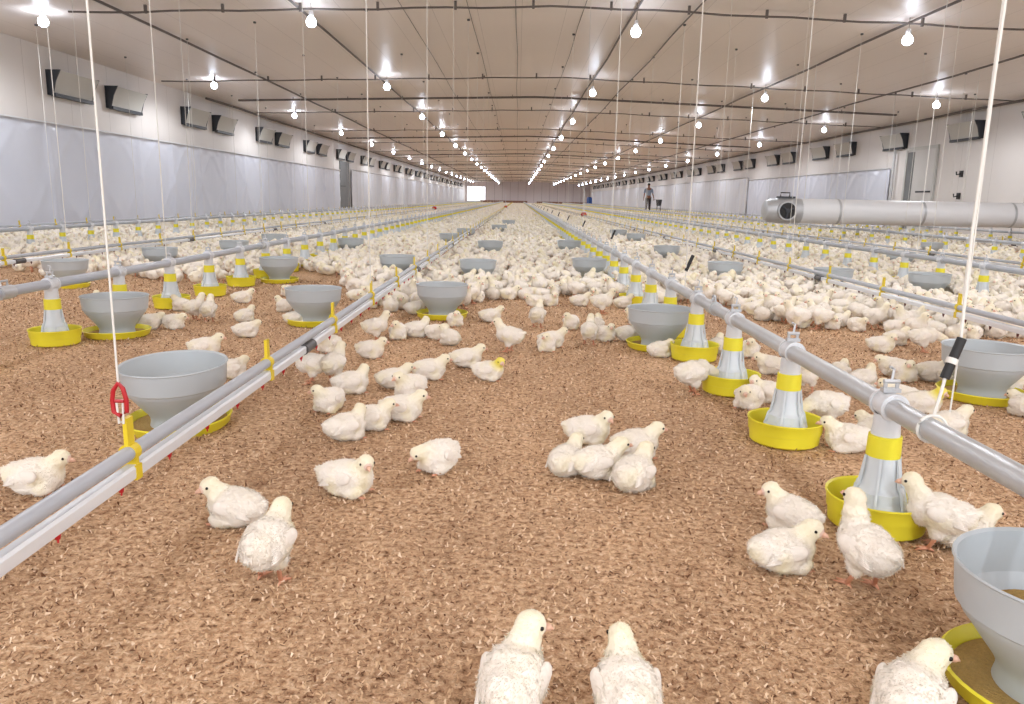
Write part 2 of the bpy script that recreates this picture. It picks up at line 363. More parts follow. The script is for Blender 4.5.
for r_, x in enumerate(LX):
    for k, y in enumerate(LY):
        o = root if first else copy_thing(root); first = False
        o.location = (x, y + (.25 if r_ == 0 else 0), LZ[r_])
        for q_ in o.children:
            if q_.name.startswith('cable'): q_.location = (0, 0, .07); q_.scale = (1, 1, ceil_z(x) - LZ[r_] - .072)
        kk = k - 2
        vis_ = kk >= 0
        tag(o, ('glowing white ceiling bulb, %s from the camera in the %s row' % (ordn[kk], rown[r_])) if vis_ else ('white bulb in the %s row %s the camera' % (rown[r_], 'above' if k == 1 else 'behind')), 'lamp', 'ceiling bulbs in five rows')
        L = bpy.data.objects.new('bulb_light', ld); C.objects.link(L); L.parent = o; L.location = (0, 0, -.18)

# wall inlets
def inlet(side):
    sx = 1 if side < 0 else -1
    root = empty('air_inlet'); Ln = 1.15; H0, H1 = -.2, .18
    bm = bmesh.new(); a, b_ = sorted((0, sx * .05))
    box(bm, (a, 0, H0), (b_, Ln, H1)); obj('frame', bm, M['dark'], root, smooth=False)
    for yy in (0.0, Ln - .02):
        bm = bmesh.new(); pr = [(0, H0), (sx * .09, H0), (sx * .15, H0 + .22), (sx * .235, H1), (0, H1)]
        A = [bm.verts.new((p[0], yy, p[1])) for p in pr]; B = [bm.verts.new((p[0], yy + .02, p[1])) for p in pr]
        bm.faces.new(A); bm.faces.new(B[::-1])
        for i in range(5): bm.faces.new((A[i], B[i], B[(i + 1) % 5], A[(i + 1) % 5]))
        bmesh.ops.recalc_face_normals(bm, faces=bm.faces); obj('side_panel', bm, M['dark'], root, smooth=False)
    bm = bmesh.new(); n = 8; prev = None
    for i in range(n + 1):
        t = i / n; x = sx * (.095 + .14 * t ** 1.4); z = H0 + .035 + (H1 - H0 - .05) * t
        cur = [bm.verts.new((x, .02, z)), bm.verts.new((x, Ln - .02, z)), bm.verts.new((x - sx * .015, Ln - .02, z)), bm.verts.new((x - sx * .015, .02, z))]
        if prev:
            for q in range(4): bm.faces.new((prev[q], prev[(q + 1) % 4], cur[(q + 1) % 4], cur[q]))
        prev = cur
    bmesh.ops.recalc_face_normals(bm, faces=bm.faces); obj('flap', bm, M['flap'], root)
    bm = bmesh.new(); a, b_ = sorted((sx * .05, sx * .12)); box(bm, (a, .02, H0 - .02), (b_, Ln - .02, H0 + .035)); obj('bottom_lip', bm, M['dark'], root, smooth=False)
    return root
ysL = []; y = 12.5
while y < 104: ysL += [y, y + 1.75]; y += 4.88
ysR = [14.5, 17.2, 20.5, 23.6, 25.6]; y = 28.6
while y < 104: ysR += [y, y + 1.8]; y += 4.88
bigord = ordn + [q for t_, e_ in (('twenty', 'thirtieth'), ('thirty', 'fortieth'), ('forty', 'fiftieth'), ('fifty', 'sixtieth'), ('sixty', 'seventieth'), ('seventy', 'eightieth'), ('eighty', 'ninetieth'), ('ninety', 'hundredth')) for q in ['%s-%s' % (t_, z_) for z_ in ordn[:9]] + [e_]]
for side, ys in ((-1, ysL), (1, ysR)):
    p = inlet(side)
    for i, y in enumerate(ys):
        o = p if i == 0 else copy_thing(p)
        o.location = (XL if side < 0 else XR, y + .05, 2.31 if side < 0 else 2.35)
        tag(o, 'white flapped air inlet high on the %s wall, %s from camera' % ('left' if side < 0 else 'right', bigord[i]), 'air inlet', 'air inlets on the %s wall' % ('left' if side < 0 else 'right'))

# ------------------------------------------------------------------ big duct
dk = empty('air_duct', (4.45, 13.2, .56)); tag(dk, 'large silver round duct running crosswise at the right, low above the flock', 'duct')
rd = .205
bm = bmesh.new(); tube(bm, [(.28, 0, 0), (.55, 0, 0)] + [(.55 + .9 * k, 0, 0) for k in range(1, 6)] + [(XR - 4.45 - .01, 0, 0)], rd, 40); obj('duct_tube', bm, M['duct'], dk)
bm = bmesh.new(); tube(bm, [(-.32, 0, 0), (-.30, 0, 0), (-.22, 0, 0), (0, 0, 0), (.29, 0, 0)], [rd * .62, rd * .8, rd * .93, rd, rd], 32); obj('end_cap', bm, M['galv'], dk)
bm = bmesh.new(); tube(bm, [(-.0, -.14, 0), (-.0, -.262, .0)], .152, 28); obj('outlet_collar', bm, M['galv'], dk)
bm = bmesh.new(); tube(bm, [(-.0, -.25, 0), (-.0, -.268, 0)], .132, 28); obj('outlet_grille', bm, M['black'], dk)
bm = bmesh.new()
for k in range(3):
    a = k * 2 * PI / 3 + .4; tube(bm, [(0, -.275, 0), (.125 * math.cos(a), -.275, .125 * math.sin(a))], .014, 6)
tube(bm, [(0, -.268, 0), (0, -.288, 0)], .035, 12)
obj('fan_blade', bm, M['dark'], dk)
bm = bmesh.new(); box(bm, (-.1, -.06, rd), (.18, .06, rd + .03)); tube(bm, [(-.05, 0, rd + .03), (-.05, 0, rd + .09), (.1, 0, rd + .09), (.1, 0, rd + .03)], .012, 6); obj('top_handle', bm, M['dark'], dk, smooth=False)
for xx in (.9, 2.3, 3.8):
    bm = bmesh.new()
    n = 32; vsr = []
    for xo in (-.02, .02): vsr.append([bm.verts.new((xx + xo, (rd + .004) * math.cos(2 * PI * k / n), (rd + .004) * math.sin(2 * PI * k / n))) for k in range(n)])
    for k in range(n): bm.faces.new((vsr[0][k], vsr[1][k], vsr[1][(k + 1) % n], vsr[0][(k + 1) % n]))
    obj('seam_band', bm, M['galv'], dk)
for xx in (.35, 3.0, 5.2):
    bm = bmesh.new(); tube(bm, [(xx, 0, rd), (xx, 0, ceil_z(4.45 + xx) - .56 - .002)], .005, 5); obj('hanging_wire', bm, M['cord'], dk)

# ------------------------------------------------------------------ feeder lines
FL = [-4.98, -1.99, .768, 3.3, 6.0, 8.75]
FN = ['far left feeder line', 'left feeder line', 'right feeder line', 'second right feeder line', 'third right feeder line', 'fourth right feeder line']
PZ = .262; PSP = .57; ph = [7.35 - 13 * .57, 3.27 - 8 * .57, 1.53 - 4 * .57, .33 - 2 * .57, .1 - 2 * .57, .2 - 2 * .57]
def feed_line(x, name, k):
    root = empty('feed_pipe', (x, 0, PZ)); tag(root, {0: 'grey auger pipe of the feeder line closest to the left wall', 1: 'grey auger pipe of the feeder line left of the nearest water line', 2: 'thick galvanised auger pipe running from the right foreground to the far end', 3: 'grey auger pipe, second feeder line to the right of the camera', 4: 'grey auger pipe, third feeder line right of the camera, under the duct', 5: 'grey auger pipe of the feeder line closest to the right wall'}[k], 'pipe', 'long feeder pipes')
    bm = bmesh.new(); n = 150; pts = [(.004 * math.sin(i * .9), -1.5 + 107 * i / n, .002 * math.sin(i * 1.3)) for i in range(n + 1)]
    tube(bm, pts, .021, 16 if k in (1, 2) else 10)
    if k == 2 or k == 1:
        pass
    obj('auger_tube', bm, M['galv'] if k == 2 else M['gpipe'], root)
    j = 0; y = 2.97 - 3.05
    while y < 60:
        if y > .2:
            bm = bmesh.new(); tube(bm, [(0, y - .04, 0), (0, y + .04, 0)], .027, 14)
            tube(bm, [(0.0, y - .02, .024), (.0, y - .02, .045), (0, y + .02, .045), (0, y + .02, .024)], .005, 6)
            obj('pipe_coupling', bm, M['galv'], root)
        y += 3.05
feedroots = [feed_line(x, FN[k], k) for k, x in enumerate(FL)]

def pan_parts(seg=36):
    root = empty('pan_feeder')
    bm = bmesh.new(); lathe(bm, [(.0, .004), (.088, .003), (.094, .008), (.0965, .036), (.099, .037), (.1015, .065), (.104, .068), (.1035, .072), (.099, .069), (.094, .036), (.088, .014), (.05, .02), (.0, .03)], seg)
    obj('pan', bm, M['yellow'], root)
    bm = bmesh.new(); lathe(bm, [(.0, .022), (.093, .018), (.09, .026), (.055, .034), (0, .034)], 24); obj('feed', bm, M['feed'], root)
    bm = bmesh.new(); lathe(bm, [(.052, .032, .002), (.061, .048, .003), (.058, .053, .003), (.050, .062, .002), (.049, .082, .0015), (.044, .087, .001), (.040, .095), (.038, .108), (.034, .118), (.0325, .155), (.0305, .157)], 48)
    for k in range(6):
        a = k * PI / 3; c, s = math.cos(a), math.sin(a)
        vs = [bm.verts.new((c * r - s * w_, s * r + c * w_, z)) for (r, z) in ((.056, .05), (.047, .086), (.0405, .095), (.034, .155)) for w_ in (-.0025, .0025)]
        vo = [bm.verts.new((c * (r + .006) - s * w_, s * (r + .006) + c * w_, z)) for (r, z) in ((.056, .05), (.047, .086), (.0405, .095), (.031, .155)) for w_ in (-.0025, .0025)]
        for i in range(3):
            for A in ((vo[2 * i], vo[2 * i + 1], vo[2 * i + 3], vo[2 * i + 2]), (vs[2 * i], vo[2 * i], vo[2 * i + 2], vs[2 * i + 2]), (vs[2 * i + 1], vs[2 * i + 3], vo[2 * i + 3], vo[2 * i + 1])): bm.faces.new(A)
    bmesh.ops.recalc_face_normals(bm, faces=bm.faces)
    obj('grill_cone', bm, M['cone'], root)
    bm = bmesh.new(); lathe(bm, [(.029, .154), (.0335, .155), (.0325, .199), (.028, .2)], 24); obj('yellow_collar', bm, M['yellow'], root)
    bm = bmesh.new(); lathe(bm, [(.026, .196), (.0285, .198), (.0265, .222), (.027, .225), (.026, .245)], 24)
    tube(bm, [(0, -.030, PZ), (0, -.026, PZ), (0, .026, PZ), (0, .030, PZ)], [.024, .027, .027, .024], 20)
    for yy in (-.024, .024): tube(bm, [(0, yy - .004, PZ), (0, yy + .004, PZ)], .0295, 20)
    obj('saddle', bm, M['bracket'], root)
    bm = bmesh.new()
    for sx_ in (-1, 1): tube(bm, [(sx_ * .012, 0, PZ + .028), (sx_ * .012, 0, PZ + .052)], .004, 6)
    box(bm, (-.018, -.008, PZ + .028), (.018, .008, PZ + .036)); tube(bm, [(-.016, 0, PZ + .05), (.016, 0, PZ + .05)], .005, 6); tube(bm, [(0, 0, PZ + .05), (0.004, .004, PZ + .075), (-.006, 0, PZ + .08)], .003, 6)
    obj('latch', bm, M['galv'], root)
    return root
panroot = pan_parts()
# light version used where parts are not readable
bm = bmesh.new()
lathe(bm, [(.0, .004), (.096, .005), (.102, .070), (.095, .064), (.085, .015), (.0, .03)], 14, mi=0)
lathe(bm, [(.060, .045), (.046, .085), (.034, .115), (.032, .155)], 10, mi=1)
lathe(bm, [(.034, .155), (.033, .2)], 10, mi=0); lathe(bm, [(.029, .2), (.029, .24)], 8, mi=2); tube(bm, [(0, -.03, PZ), (0, .03, PZ)], .031, 10, mi=2); box(bm, (-.012, -.008, PZ + .02), (.012, .008, PZ + .07), 2)
lowpan = bpy.data.meshes.new('pan_feeder'); bm.to_mesh(lowpan); bm.free()
for q in ('yellow', 'cone', 'bracket'): lowpan.materials.append(M[q])
pans = []
for k, x in enumerate(FL):
    y = ph[k]; i = 0
    while y < 106:
        px_, py_ = pix(x, y, .1)
        if y > (1.4 if k == 2 else .35) and -60 < px_ < 1084 and -50 < py_ < 760: pans.append((math.hypot(x, y), k, x, y))
        y += PSP
pans.sort(); cnt = {}
PAN_XY = [(p[2], p[3]) for p in pans if p[3] < 25]
far = []
perline = {}
for n_, (d, k, x, y) in enumerate(pans):
    if n_ >= 299: far.append((x, y)); continue
    i = perline.get(k, 0); perline[k] = i + 1
    if n_ < 70:
        o = panroot if n_ == 0 else copy_thing(panroot)
        o.location = (x, y, 0); o.rotation_euler = (0, 0, 0)
    else:
        o = bpy.data.objects.new('pan_feeder', lowpan); C.objects.link(o); o.location = (x, y, 0)
    nth = bigord[i] if i < len(bigord) else None
    if nth: lab = 'yellow pan feeder with white cone, %s along the %s' % (nth, FN[k]); g = 'pan feeders hanging from the feeder pipes'
    else: lab = 'small distant yellow pan feeder in the far stretch of the %s' % FN[k]; g = 'distant pan feeders of the %s' % FN[k]
    tag(o, lab, 'feeder', g)
if far:
    V0 = np.array([v.co[:] for v in lowpan.vertices]); bmt = bmesh.new(); bmt.from_mesh(lowpan); bmesh.ops.triangulate(bmt, faces=bmt.faces); 
    V0 = np.array([v.co[:] for v in bmt.verts]); F0 = np.array([[v.index for v in f.verts] for f in bmt.faces]); M0 = np.array([f.material_index for f in bmt.faces]); bmt.free()
    off = np.array([(x, y, 0) for x, y in far]); V = (V0[None] + off[:, None]).reshape(-1, 3); F = (F0[None] + (np.arange(len(far)) * len(V0))[:, None, None]).reshape(-1, 3)
    o = npmesh('distant_pan_feeders', V, F, [M['yellow'], M['cone'], M['bracket']], np.tile(M0, len(far)))
    tag(o, 'rows of tiny yellow and white pan feeders far down the hall', 'feeder', kind='stuff')

# ------------------------------------------------------------------ drinker lines
DL = [-6.6, -3.62, -.72, 2.2, 4.6, 7.4]
DN = ['leftmost water line', 'second left water line', 'nearest left water line', 'nearest right water line', 'second right water line', 'rightmost water line']
GZ, WZ = .178, .142
def drinker(k, x):
    root = empty('drinker_line', (x, 0, 0)); tag(root, 'grey pipe over white nipple pipe with yellow clips, the ' + DN[k], 'drinker line', 'nipple water lines')
    near = k in (2, 3)
    bm = bmesh.new(); n = 120; tube(bm, [(.003 * math.sin(i * .8), -1 + 106 * i / n, GZ + .0015 * math.sin(i)) for i in range(n + 1)], .0135, 14 if near else 8); obj('support_pipe', bm, M['gpipe'], root)
    bm = bmesh.new(); n = 120; prev = None
    pr = [(-.011, -.012), (.011, -.012), (.012, -.006), (.012, .008), (.008, .013), (-.008, .013), (-.012, .008), (-.012, -.006)]
    for i in range(n + 1):
        cur = [bm.verts.new((p[0] + .003 * math.sin(i * .8), -1 + 106 * i / n, WZ + p[1])) for p in pr]
        if prev:
            for q in range(8): bm.faces.new((prev[q], prev[(q + 1) % 8], cur[(q + 1) % 8], cur[q]))
        prev = cur
    bmesh.ops.recalc_face_normals(bm, faces=bm.faces); obj('water_pipe', bm, M['wpipe'], root)
    # clips
    def clip(bm, y):
        box(bm, (-.004, y - .012, GZ + .012), (.004, y + .012, GZ + .068))
        tube(bm, [(0, y - .011, GZ), (0, y + .011, GZ)], .0175, 12)
        box(bm, (-.0155, y - .011, WZ - .016), (.0155, y + .011, WZ + .012))
        box(bm, (-.014, y - .004, WZ + .01), (.014, y + .004, GZ))
    y = 1.36 - 1.6; ys = []
    while y < 104:
        p = pix(x, y, .2)
        if y > .2 and -80 < p[0] < 1100: ys.append(y)
        y += .81
    m_ = 60 if near else 30
    pb = None
    for y in ys[:m_]:
        if pb is None: bm = bmesh.new(); clip(bm, 0); pb = obj('clip', bm, M['yclip'], root, smooth=False); pb.location = (0, y, 0)
        else: c = pb.copy(); C.objects.link(c); c.location = (0, y, 0)
    bm = bmesh.new()
    for y in ys[m_:]: clip(bm, y)
    if ys[m_:]:
        o = obj('distant_clips', bm, M['yclip'], root, smooth=False); o['kind'] = 'stuff'
    y = 1.138 - 1.2; ys = []
    while y < 70:
        p = pix(x, y, .12)
        if y > .2 and -60 < p[0] < 1080: ys.append(y)
        y += .2
    def nip(bm, y):
        tube(bm, [(0, y, WZ - .01), (0, y, WZ - .018), (0, y, WZ - .028)], [.0058, .0058, .0038], 8); tube(bm, [(0, y, WZ - .027), (0, y, WZ - .034)], .0016, 6)
    m_ = 70 if near else 20; pb = None
    for y in ys[:m_]:
        if pb is None: bm = bmesh.new(); nip(bm, 0); pb = obj('nipple', bm, M['red'] if k == 2 else M['dkred'], root); pb.location = (0, y, 0)
        else: c = pb.copy(); C.objects.link(c); c.location = (0, y, 0)
    bm = bmesh.new()
    for y in ys[m_:]: nip(bm, y)
    if ys[m_:]:
        o = obj('distant_nipples', bm, M['dkred'], root); o['kind'] = 'stuff'
    # couplings of the white pipe
    for y in (2.62, 5.6, 8.6, 11.6, 14.6):
        bm = bmesh.new(); tube(bm, [(0, y - .05, WZ), (0, y + .05, WZ)], .0185, 14); tube(bm, [(0, y - .055, WZ), (0, y - .048, WZ)], .0195, 14); tube(bm, [(0, y + .048, WZ), (0, y + .055, WZ)], .0195, 14); obj('coupling', bm, M['steel'], root)
for k, x in enumerate(DL): drinker(k, x)

# ------------------------------------------------------------------ suspension cords
def cord(x, y, z0, label, group, dark=False, r=.0035, grip=False, dx=0):
    zt = ceil_z(x + dx); root = empty('suspension_cord', (x, y, z0)); tag(root, label, 'cord', group)
    bm = bmesh.new(); top = zt - z0 - .001
    tube(bm, [(0, 0, 0), (.02 * dx, 0, top * .02), (dx * .5, 0, top * .5), (dx, 0, top)], r, 6); obj('line', bm, M['cord'], root)
    bm = bmesh.new(); lathe(bm, [(0, top), (.02, top), (.02, top - .02), (0, top - .025)], 8)
    o = obj('pulley', bm, M['steel'], root); o.location = (dx, 0, 0)
    if grip:
        bm = bmesh.new(); tube(bm, [(.0, 0, .07), (.03, .01, .14)], .008, 8); obj('black_grip', bm, M['black'], root)
    if dark:
        bm = bmesh.new(); tube(bm, [(.008, 0, 0), (.008, 0, .16), (.012, 0, .3)], .006, 6); obj('dark_sleeve', bm, M['black'], root)
    return root
bands = lambda y: 'near' if y < 8 else 'mid'
FC = {2: 1.33}
for k, x in enumerate(FL):
    ys = [2.97 + 3.05 * j + .4 * (k % 2) for j in range(0, 14)]
    if k == 2: ys = [3.5 + 2.85 * j for j in range(15)]
    if k == 1: ys = [4.38 + 3.05 * j for j in range(14)]
    j = 0
    for y in ys:
        p = pix(x, y, PZ)
        if -30 < p[0] < 1050:
            cord(x, y, PZ + .024, 'thin white cord from ceiling to the %s, %s in view' % (FN[k], ordn[j]), 'cords holding the feeder lines', dark=False, r=.0026, grip=(k == 2)); j += 1
for k, x in enumerate(DL):
    ys = [1.36 + 2.43 * j for j in range(0, 16)]
    j = 0
    for y in ys:
        p = pix(x, y, .2)
        if -30 < p[0] < 1050 and not (k == 2 and y < 1.5):
            cord(x, y, GZ + .06, 'thin white cord from ceiling to the %s, %s in view' % (DN[k], ordn[j]), 'cords holding the water lines', dark=False, r=.0026); j += 1
# near left cord with red hook
t = cord(-.72, 1.357, .315, 'white cord with red tensioner above the nearest yellow clip at left', None, r=.0019)
bm = bmesh.new()
pts = [(-.010, 0, -.012), (-.013, 0, -.03), (-.012, 0, -.052), (0, 0, -.060), (.012, 0, -.052), (.013, 0, -.03), (.008, 0, -.008), (0, 0, .002), (-.010, 0, -.012)]
tube(bm, pts, .0042, 8); tube(bm, [(-.008, 0, -.032), (.008, 0, -.032)], .0035, 6); obj('red_tensioner', bm, M['red'], t)
bm = bmesh.new(); tube(bm, [(-.006, 0, -.03), (-.004, 0, -.075), (0, 0, GZ + .066 - .315)], .002, 6); tube(bm, [(.006, 0, -.03), (.004, 0, -.075), (0, 0, GZ + .066 - .315)], .002, 6); obj('lower_loop', bm, M['cord'], t)
# near right cord pair with black weight, looped round the galvanised pipe
cx, cy = .768, 1.36
t = empty('suspension_cord', (cx, cy, PZ)); tag(t, 'pair of white cords with black grip looped round the foreground galvanised pipe', 'cord')
bm = bmesh.new(); ring = [(.0255 * math.cos(a), .006 * math.sin(a * .5), .0255 * math.sin(a)) for a in [2 * PI * i / 20 for i in range(21)]]
tube(bm, ring, .003, 6); tube(bm, [(.0, .003, .0255), (.012, .01, .07), (.022, .02, .10)], .003, 6); obj('loop', bm, M['cord'], t)
bm = bmesh.new(); tube(bm, [(.020, .02, .092), (.048, .03, .165)], .0085, 12); obj('black_grip', bm, M['black'], t)
bm = bmesh.new(); tube(bm, [(.03, .024, .118), (.034, .026, .128)], .0105, 12); obj('grip_ring', bm, M['cord'], t)
zt = ceil_z(cx) - PZ - .003
bm = bmesh.new(); tube(bm, [(.046, .03, .16), (.052, .05, .35), (.075, .06, zt)], .0029, 8); obj('line', bm, M['cord'], t)
bm = bmesh.new(); tube(bm, [(.056, .05, .02), (.058, .05, .3), (.060, .09, zt)], .0016, 8); obj('line', bm, M['cord'], t)

# ------------------------------------------------------------------ bowl feeders
def bowl_parts(seg):
    root = empty('bowl_feeder')
    bm = bmesh.new()
    prof = [(.078, .012), (.074, .030), (.075, .042), (.083, .056), (.103, .082), (.122, .108), (.131, .124), (.136, .128), (.142, .184), (.1455, .187), (.144, .190), (.139, .186), (.133, .128), (.126, .112), (.1, .084), (.079, .062), (.0, .058)]
    lathe(bm, prof, seg); bmesh.ops.recalc_face_normals(bm, faces=bm.faces); obj('bowl', bm, M['bowl'], root)
    bm = bmesh.new(); lathe(bm, [(0, .003), (.128, .003), (.136, .010), (.141, .030), (.1445, .033), (.141, .036), (.136, .030), (.130, .014), (.07, .012), (0, .012)], seg); obj('pan', bm, M['yellow'], root)
    bm = bmesh.new(); lathe(bm, [(.075, .016), (.1, .019), (.128, .0165)], seg); obj('spilled_feed', bm, M['feed'], root)
    bm = bmesh.new(); lathe(bm, [(0, .078), (.05, .075), (.094, .079)], 20); obj('feed', bm, M['feed'], root)
    return root
BW = [(.752, .95, 'big grey bowl feeder in the right foreground corner, cut by the frame'), (-.955, 2.12, 'big grey bowl feeder on a yellow pan behind the nearest white water pipe at left'),
      (1.655, 2.66, 'grey bowl feeder at the right edge of the photo under the water line'), (-1.045, 3.95, 'grey bowl feeder on a yellow pan just left of the water line'),
      (-1.84, 3.50, 'grey bowl feeder directly in front of the left feeder pipe'), (.655, 3.48, 'grey bowl feeder left of the right feeder pipe, behind the yellow pans'),
      (-.41, 4.26, 'grey bowl feeder just right of the water line in the mid distance'), (-3.08, 5.25, 'grey bowl feeder at far left between two feeder pipes'),
      (-.975, 6.3, 'grey bowl feeder left of the water line, fifth bowl back on that side'), (-.30, 6.0, 'grey bowl feeder amid the central flock, second right of the water line'),
      (.60, 6.375, 'grey bowl feeder close left of the right feeder pipe in the mid distance'), (1.70, 6.3, 'grey bowl feeder between right feeder pipe and right water line, among birds'),
      (2.42, 5.9, 'grey bowl feeder right behind the right water line'), (3.02, 5.65, 'grey bowl feeder beside the second right feeder pipe'),
      (-1.80, 5.84, 'grey bowl feeder just right of the left feeder pipe'), (-3.05, 6.6, 'grey bowl feeder beyond the left feeder pipe, near its middle'),
      (-2.85, 7.8, 'small grey bowl feeder beyond the left feeder pipe, third back there'), (-2.9, 9.25, 'small grey bowl feeder beyond the left feeder pipe, fourth back there'),
      (-1.86, 8.68, 'small grey bowl feeder right of the left feeder pipe, farther back'), (-.30, 8.75, 'small grey bowl feeder in the central flock, third right of the water line'),
      (-.90, 10.4, 'small grey bowl feeder left of the water line, far back'), (.62, 9.225, 'small grey bowl feeder left of the right feeder pipe, far back'),
      (-.8, 12.15, 'tiny grey bowl feeder left of the water line, beyond the other small ones'), (-.33, 14.2, 'tiny grey bowl feeder in the central flock, fourth right of the water line'),
      (-.2, 17.5, 'tiny grey bowl feeder in the central flock, farthest visible of them'), (1.64, 8.5, 'small grey bowl feeder right of the right feeder pipe, second back'),
      (1.77, 11.6, 'tiny grey bowl feeder right of the right feeder pipe, third back'), (1.70, 13.1, 'tiny grey bowl feeder right of the right feeder pipe, fourth back'),
      (5.7, 10.7, 'grey bowl feeder beneath the big silver duct'), (4.1, 8.3, 'grey bowl feeder between second right feeder line and the duct')]
bowl0 = bowl_parts(48)
for q_ in bowl0.children:
    if q_.name.startswith('feed'): q_.location = (0, 0, .026); q_.scale = (1.2, 1.2, 1)
for i, (x, y, lab) in enumerate(BW):
    o = bowl0 if i == 0 else copy_thing(bowl0)
    o.location = (x, y, 0); o.rotation_euler = (0, 0, i * .7)
    if i == 1: o.rotation_euler = (R(2), R(-3), .7)
    tag(o, lab, 'feeder', 'grey bowl feeders on the litter')

# ------------------------------------------------------------------ chicks
def ev_mesh(bm, voxel, smooth_it):
    me = bpy.data.meshes.new('tmp'); bm.to_mesh(me); bm.free(); o = bpy.data.objects.new('tmp', me); C.objects.link(o)
    a = o.modifiers.new('r', 'REMESH'); a.mode = 'VOXEL'; a.voxel_size = voxel
    s = o.modifiers.new('s', 'SMOOTH'); s.factor = .5; s.iterations = smooth_it
    dg = bpy.context.evaluated_depsgraph_get(); dg.update()
    e = o.evaluated_get(dg); r = bpy.data.meshes.new_from_object(e)
    bpy.data.objects.remove(o); return r
def hrot(yaw, pitch): return Matrix.Rotation(yaw, 3, 'Z') @ Matrix.Rotation(pitch, 3, 'Y')
POSES = {  # pose, head yaw, head pitch(+down), head position (x,y,z)
    'sit': dict(st=0, yaw=0, pit=.1, h=(.056, 0, .080)),
    'sitl': dict(st=0, yaw=R(55), pit=.15, h=(.048, .012, .081)),
    'sitr': dict(st=0, yaw=R(-55), pit=.15, h=(.048, -.012, .081)),
    'low': dict(st=0, yaw=R(-25), pit=.5, h=(.064, -.010, .060)),
    'tuck': dict(st=0, yaw=R(35), pit=.3, h=(.058, .008, .070)),
    'stand': dict(st=1, yaw=0, pit=.1, h=(.054, 0, .132)),
    'stoop': dict(st=1, yaw=R(8), pit=.2, h=(.058, 0, .116)),
    'stoopr': dict(st=1, yaw=R(-65), pit=.15, h=(.050, -.010, .124)),
    'standl': dict(st=1, yaw=R(60), pit=.1, h=(.048, .010, .132)),
    'standr': dict(st=1, yaw=R(-60), pit=.15, h=(.048, -.010, .132)),
    'tall': dict(st=1, yaw=R(10), pit=-.1, h=(.042, 0, .150)),
    'peck': dict(st=1, yaw=R(10), pit=.9, h=(.088, .004, .066)),
}
def chick_meshes(P, detail, seed, yellow=False):
    rs = random.Random(seed); nr = np.random.default_rng(seed)
    st = P['st']; dz = .036 if st else 0
    bm = bmesh.new(); tilt = Matrix.Rotation(R(-14 if st else -4), 3, 'Y')
    def el(c, r, rot=None):
        c = Vector(c); 
        sphere(bm, (c.x, c.y, c.z + dz), r, 20, 14, rot=rot)
    el((-.005, 0, .040), (.056, .043, .038), tilt)
    el((.024, 0, .042), (.034, .033, .034)); el((-.036, 0, .042), (.033, .031, .029)); el((-.058, 0, .050), (.018, .014, .010), Matrix.Rotation(R(20), 3, 'Y'))
    if st:
        for s in (-1, 1): el((0, s * .019, .010), (.017, .014, .022))
    else:
        el((.0, 0, .020), (.050, .040, .020))
        for s in (-1, 1): el((.018, s * .026, .016), (.026, .014, .016))
    h = Vector(P['h']); b0 = Vector((.030, 0, .055 + dz))
    for i in range(7):
        t = i / 6; p = b0.lerp(h, t); r_ = .026 * (1 - t) + .0165 * t
        sphere(bm, p, r_, 14, 10)
    hr = hrot(P['yaw'], P['pit'])
    sphere(bm, h, (.0205, .0178, .0182), 16, 12, rot=hr)
    sphere(bm, h + hr @ Vector((.012, 0, -.003)), (.0105, .0105, .0095), 12, 8, rot=hr)
    zmin = 0.002
    me = ev_mesh(bm, .0032 if detail else .0068, 6 if detail else 2)
    n = len(me.vertices); co = np.empty(n * 3, np.float32); me.vertices.foreach_get('co', co); co = co.reshape(-1, 3)
    # soft lumps of down
    me.update(); no = np.array([v.normal[:] for v in me.vertices])
    face_c = np.array(h + hr @ Vector((.021, 0, -.002)))
    disp = np.array([noise.noise(Vector((*(c * 60), ))) * .0022 + noise.noise(Vector((*(c * 150 + seed), ))) * .0013 for c in co])
    fd = np.linalg.norm(co - face_c, axis=1); disp *= np.clip((fd - .01) / .02, 0, 1)
    co = co + no * disp[:, None]; co[:, 2] = np.maximum(co[:, 2], zmin if not st else .002)
    hd = np.linalg.norm(co - np.array(h), axis=1)
    tint = np.clip(1 - (hd - .016) / .03, 0, 1) * (.95 if yellow else .45)
    flank = np.array([max(0, noise.noise(Vector((*(c * 22 + 9 + seed), )))) for c in co]) * 1.1 * np.clip(1.2 - co[:, 2] / (.07 + dz), 0, 1)
    tint = np.clip(tint + (0 if yellow else 1) * flank, 0, 1)
    F = [list(p.vertices) for p in me.polygons]
    Fq = np.array([f if len(f) == 4 else f + [f[-1]] for f in F if len(f) in (3, 4)])
    tri = np.concatenate([Fq[:, [0, 1, 2]], Fq[:, [0, 2, 3]]]); tri = tri[(tri[:, 0] != tri[:, 2]) & (tri[:, 1] != tri[:, 2])]
    V = [co]; T = [tri]; A = [tint]; base = n; FM = [np.where(np.linalg.norm(co[tri].mean(1) - face_c, axis=1) < .0095, 1, 0)]
    # tufts of down
    K = 5200 if detail else 900
    a = co[tri]; ar = np.linalg.norm(np.cross(a[:, 1] - a[:, 0], a[:, 2] - a[:, 0]), axis=1); pick = nr.choice(len(tri), K, p=ar / ar.sum())
    bw = nr.dirichlet((1, 1, 1), K); P0 = (a[pick] * bw[:, :, None]).sum(1)
    nn = np.cross(a[pick, 1] - a[pick, 0], a[pick, 2] - a[pick, 0]); nn /= np.linalg.norm(nn, axis=1)[:, None] + 1e-9
    ok = np.linalg.norm(P0 - face_c, axis=1) > .013; P0, nn = P0[ok], nn[ok]; pk = pick[ok]
    back = np.tile(np.array([-1., 0, -.25]), (len(P0), 1)); headm = np.linalg.norm(P0 - np.array(h), axis=1) < .03
    back[headm] = np.array(hr @ Vector((-1, 0, -.3)))
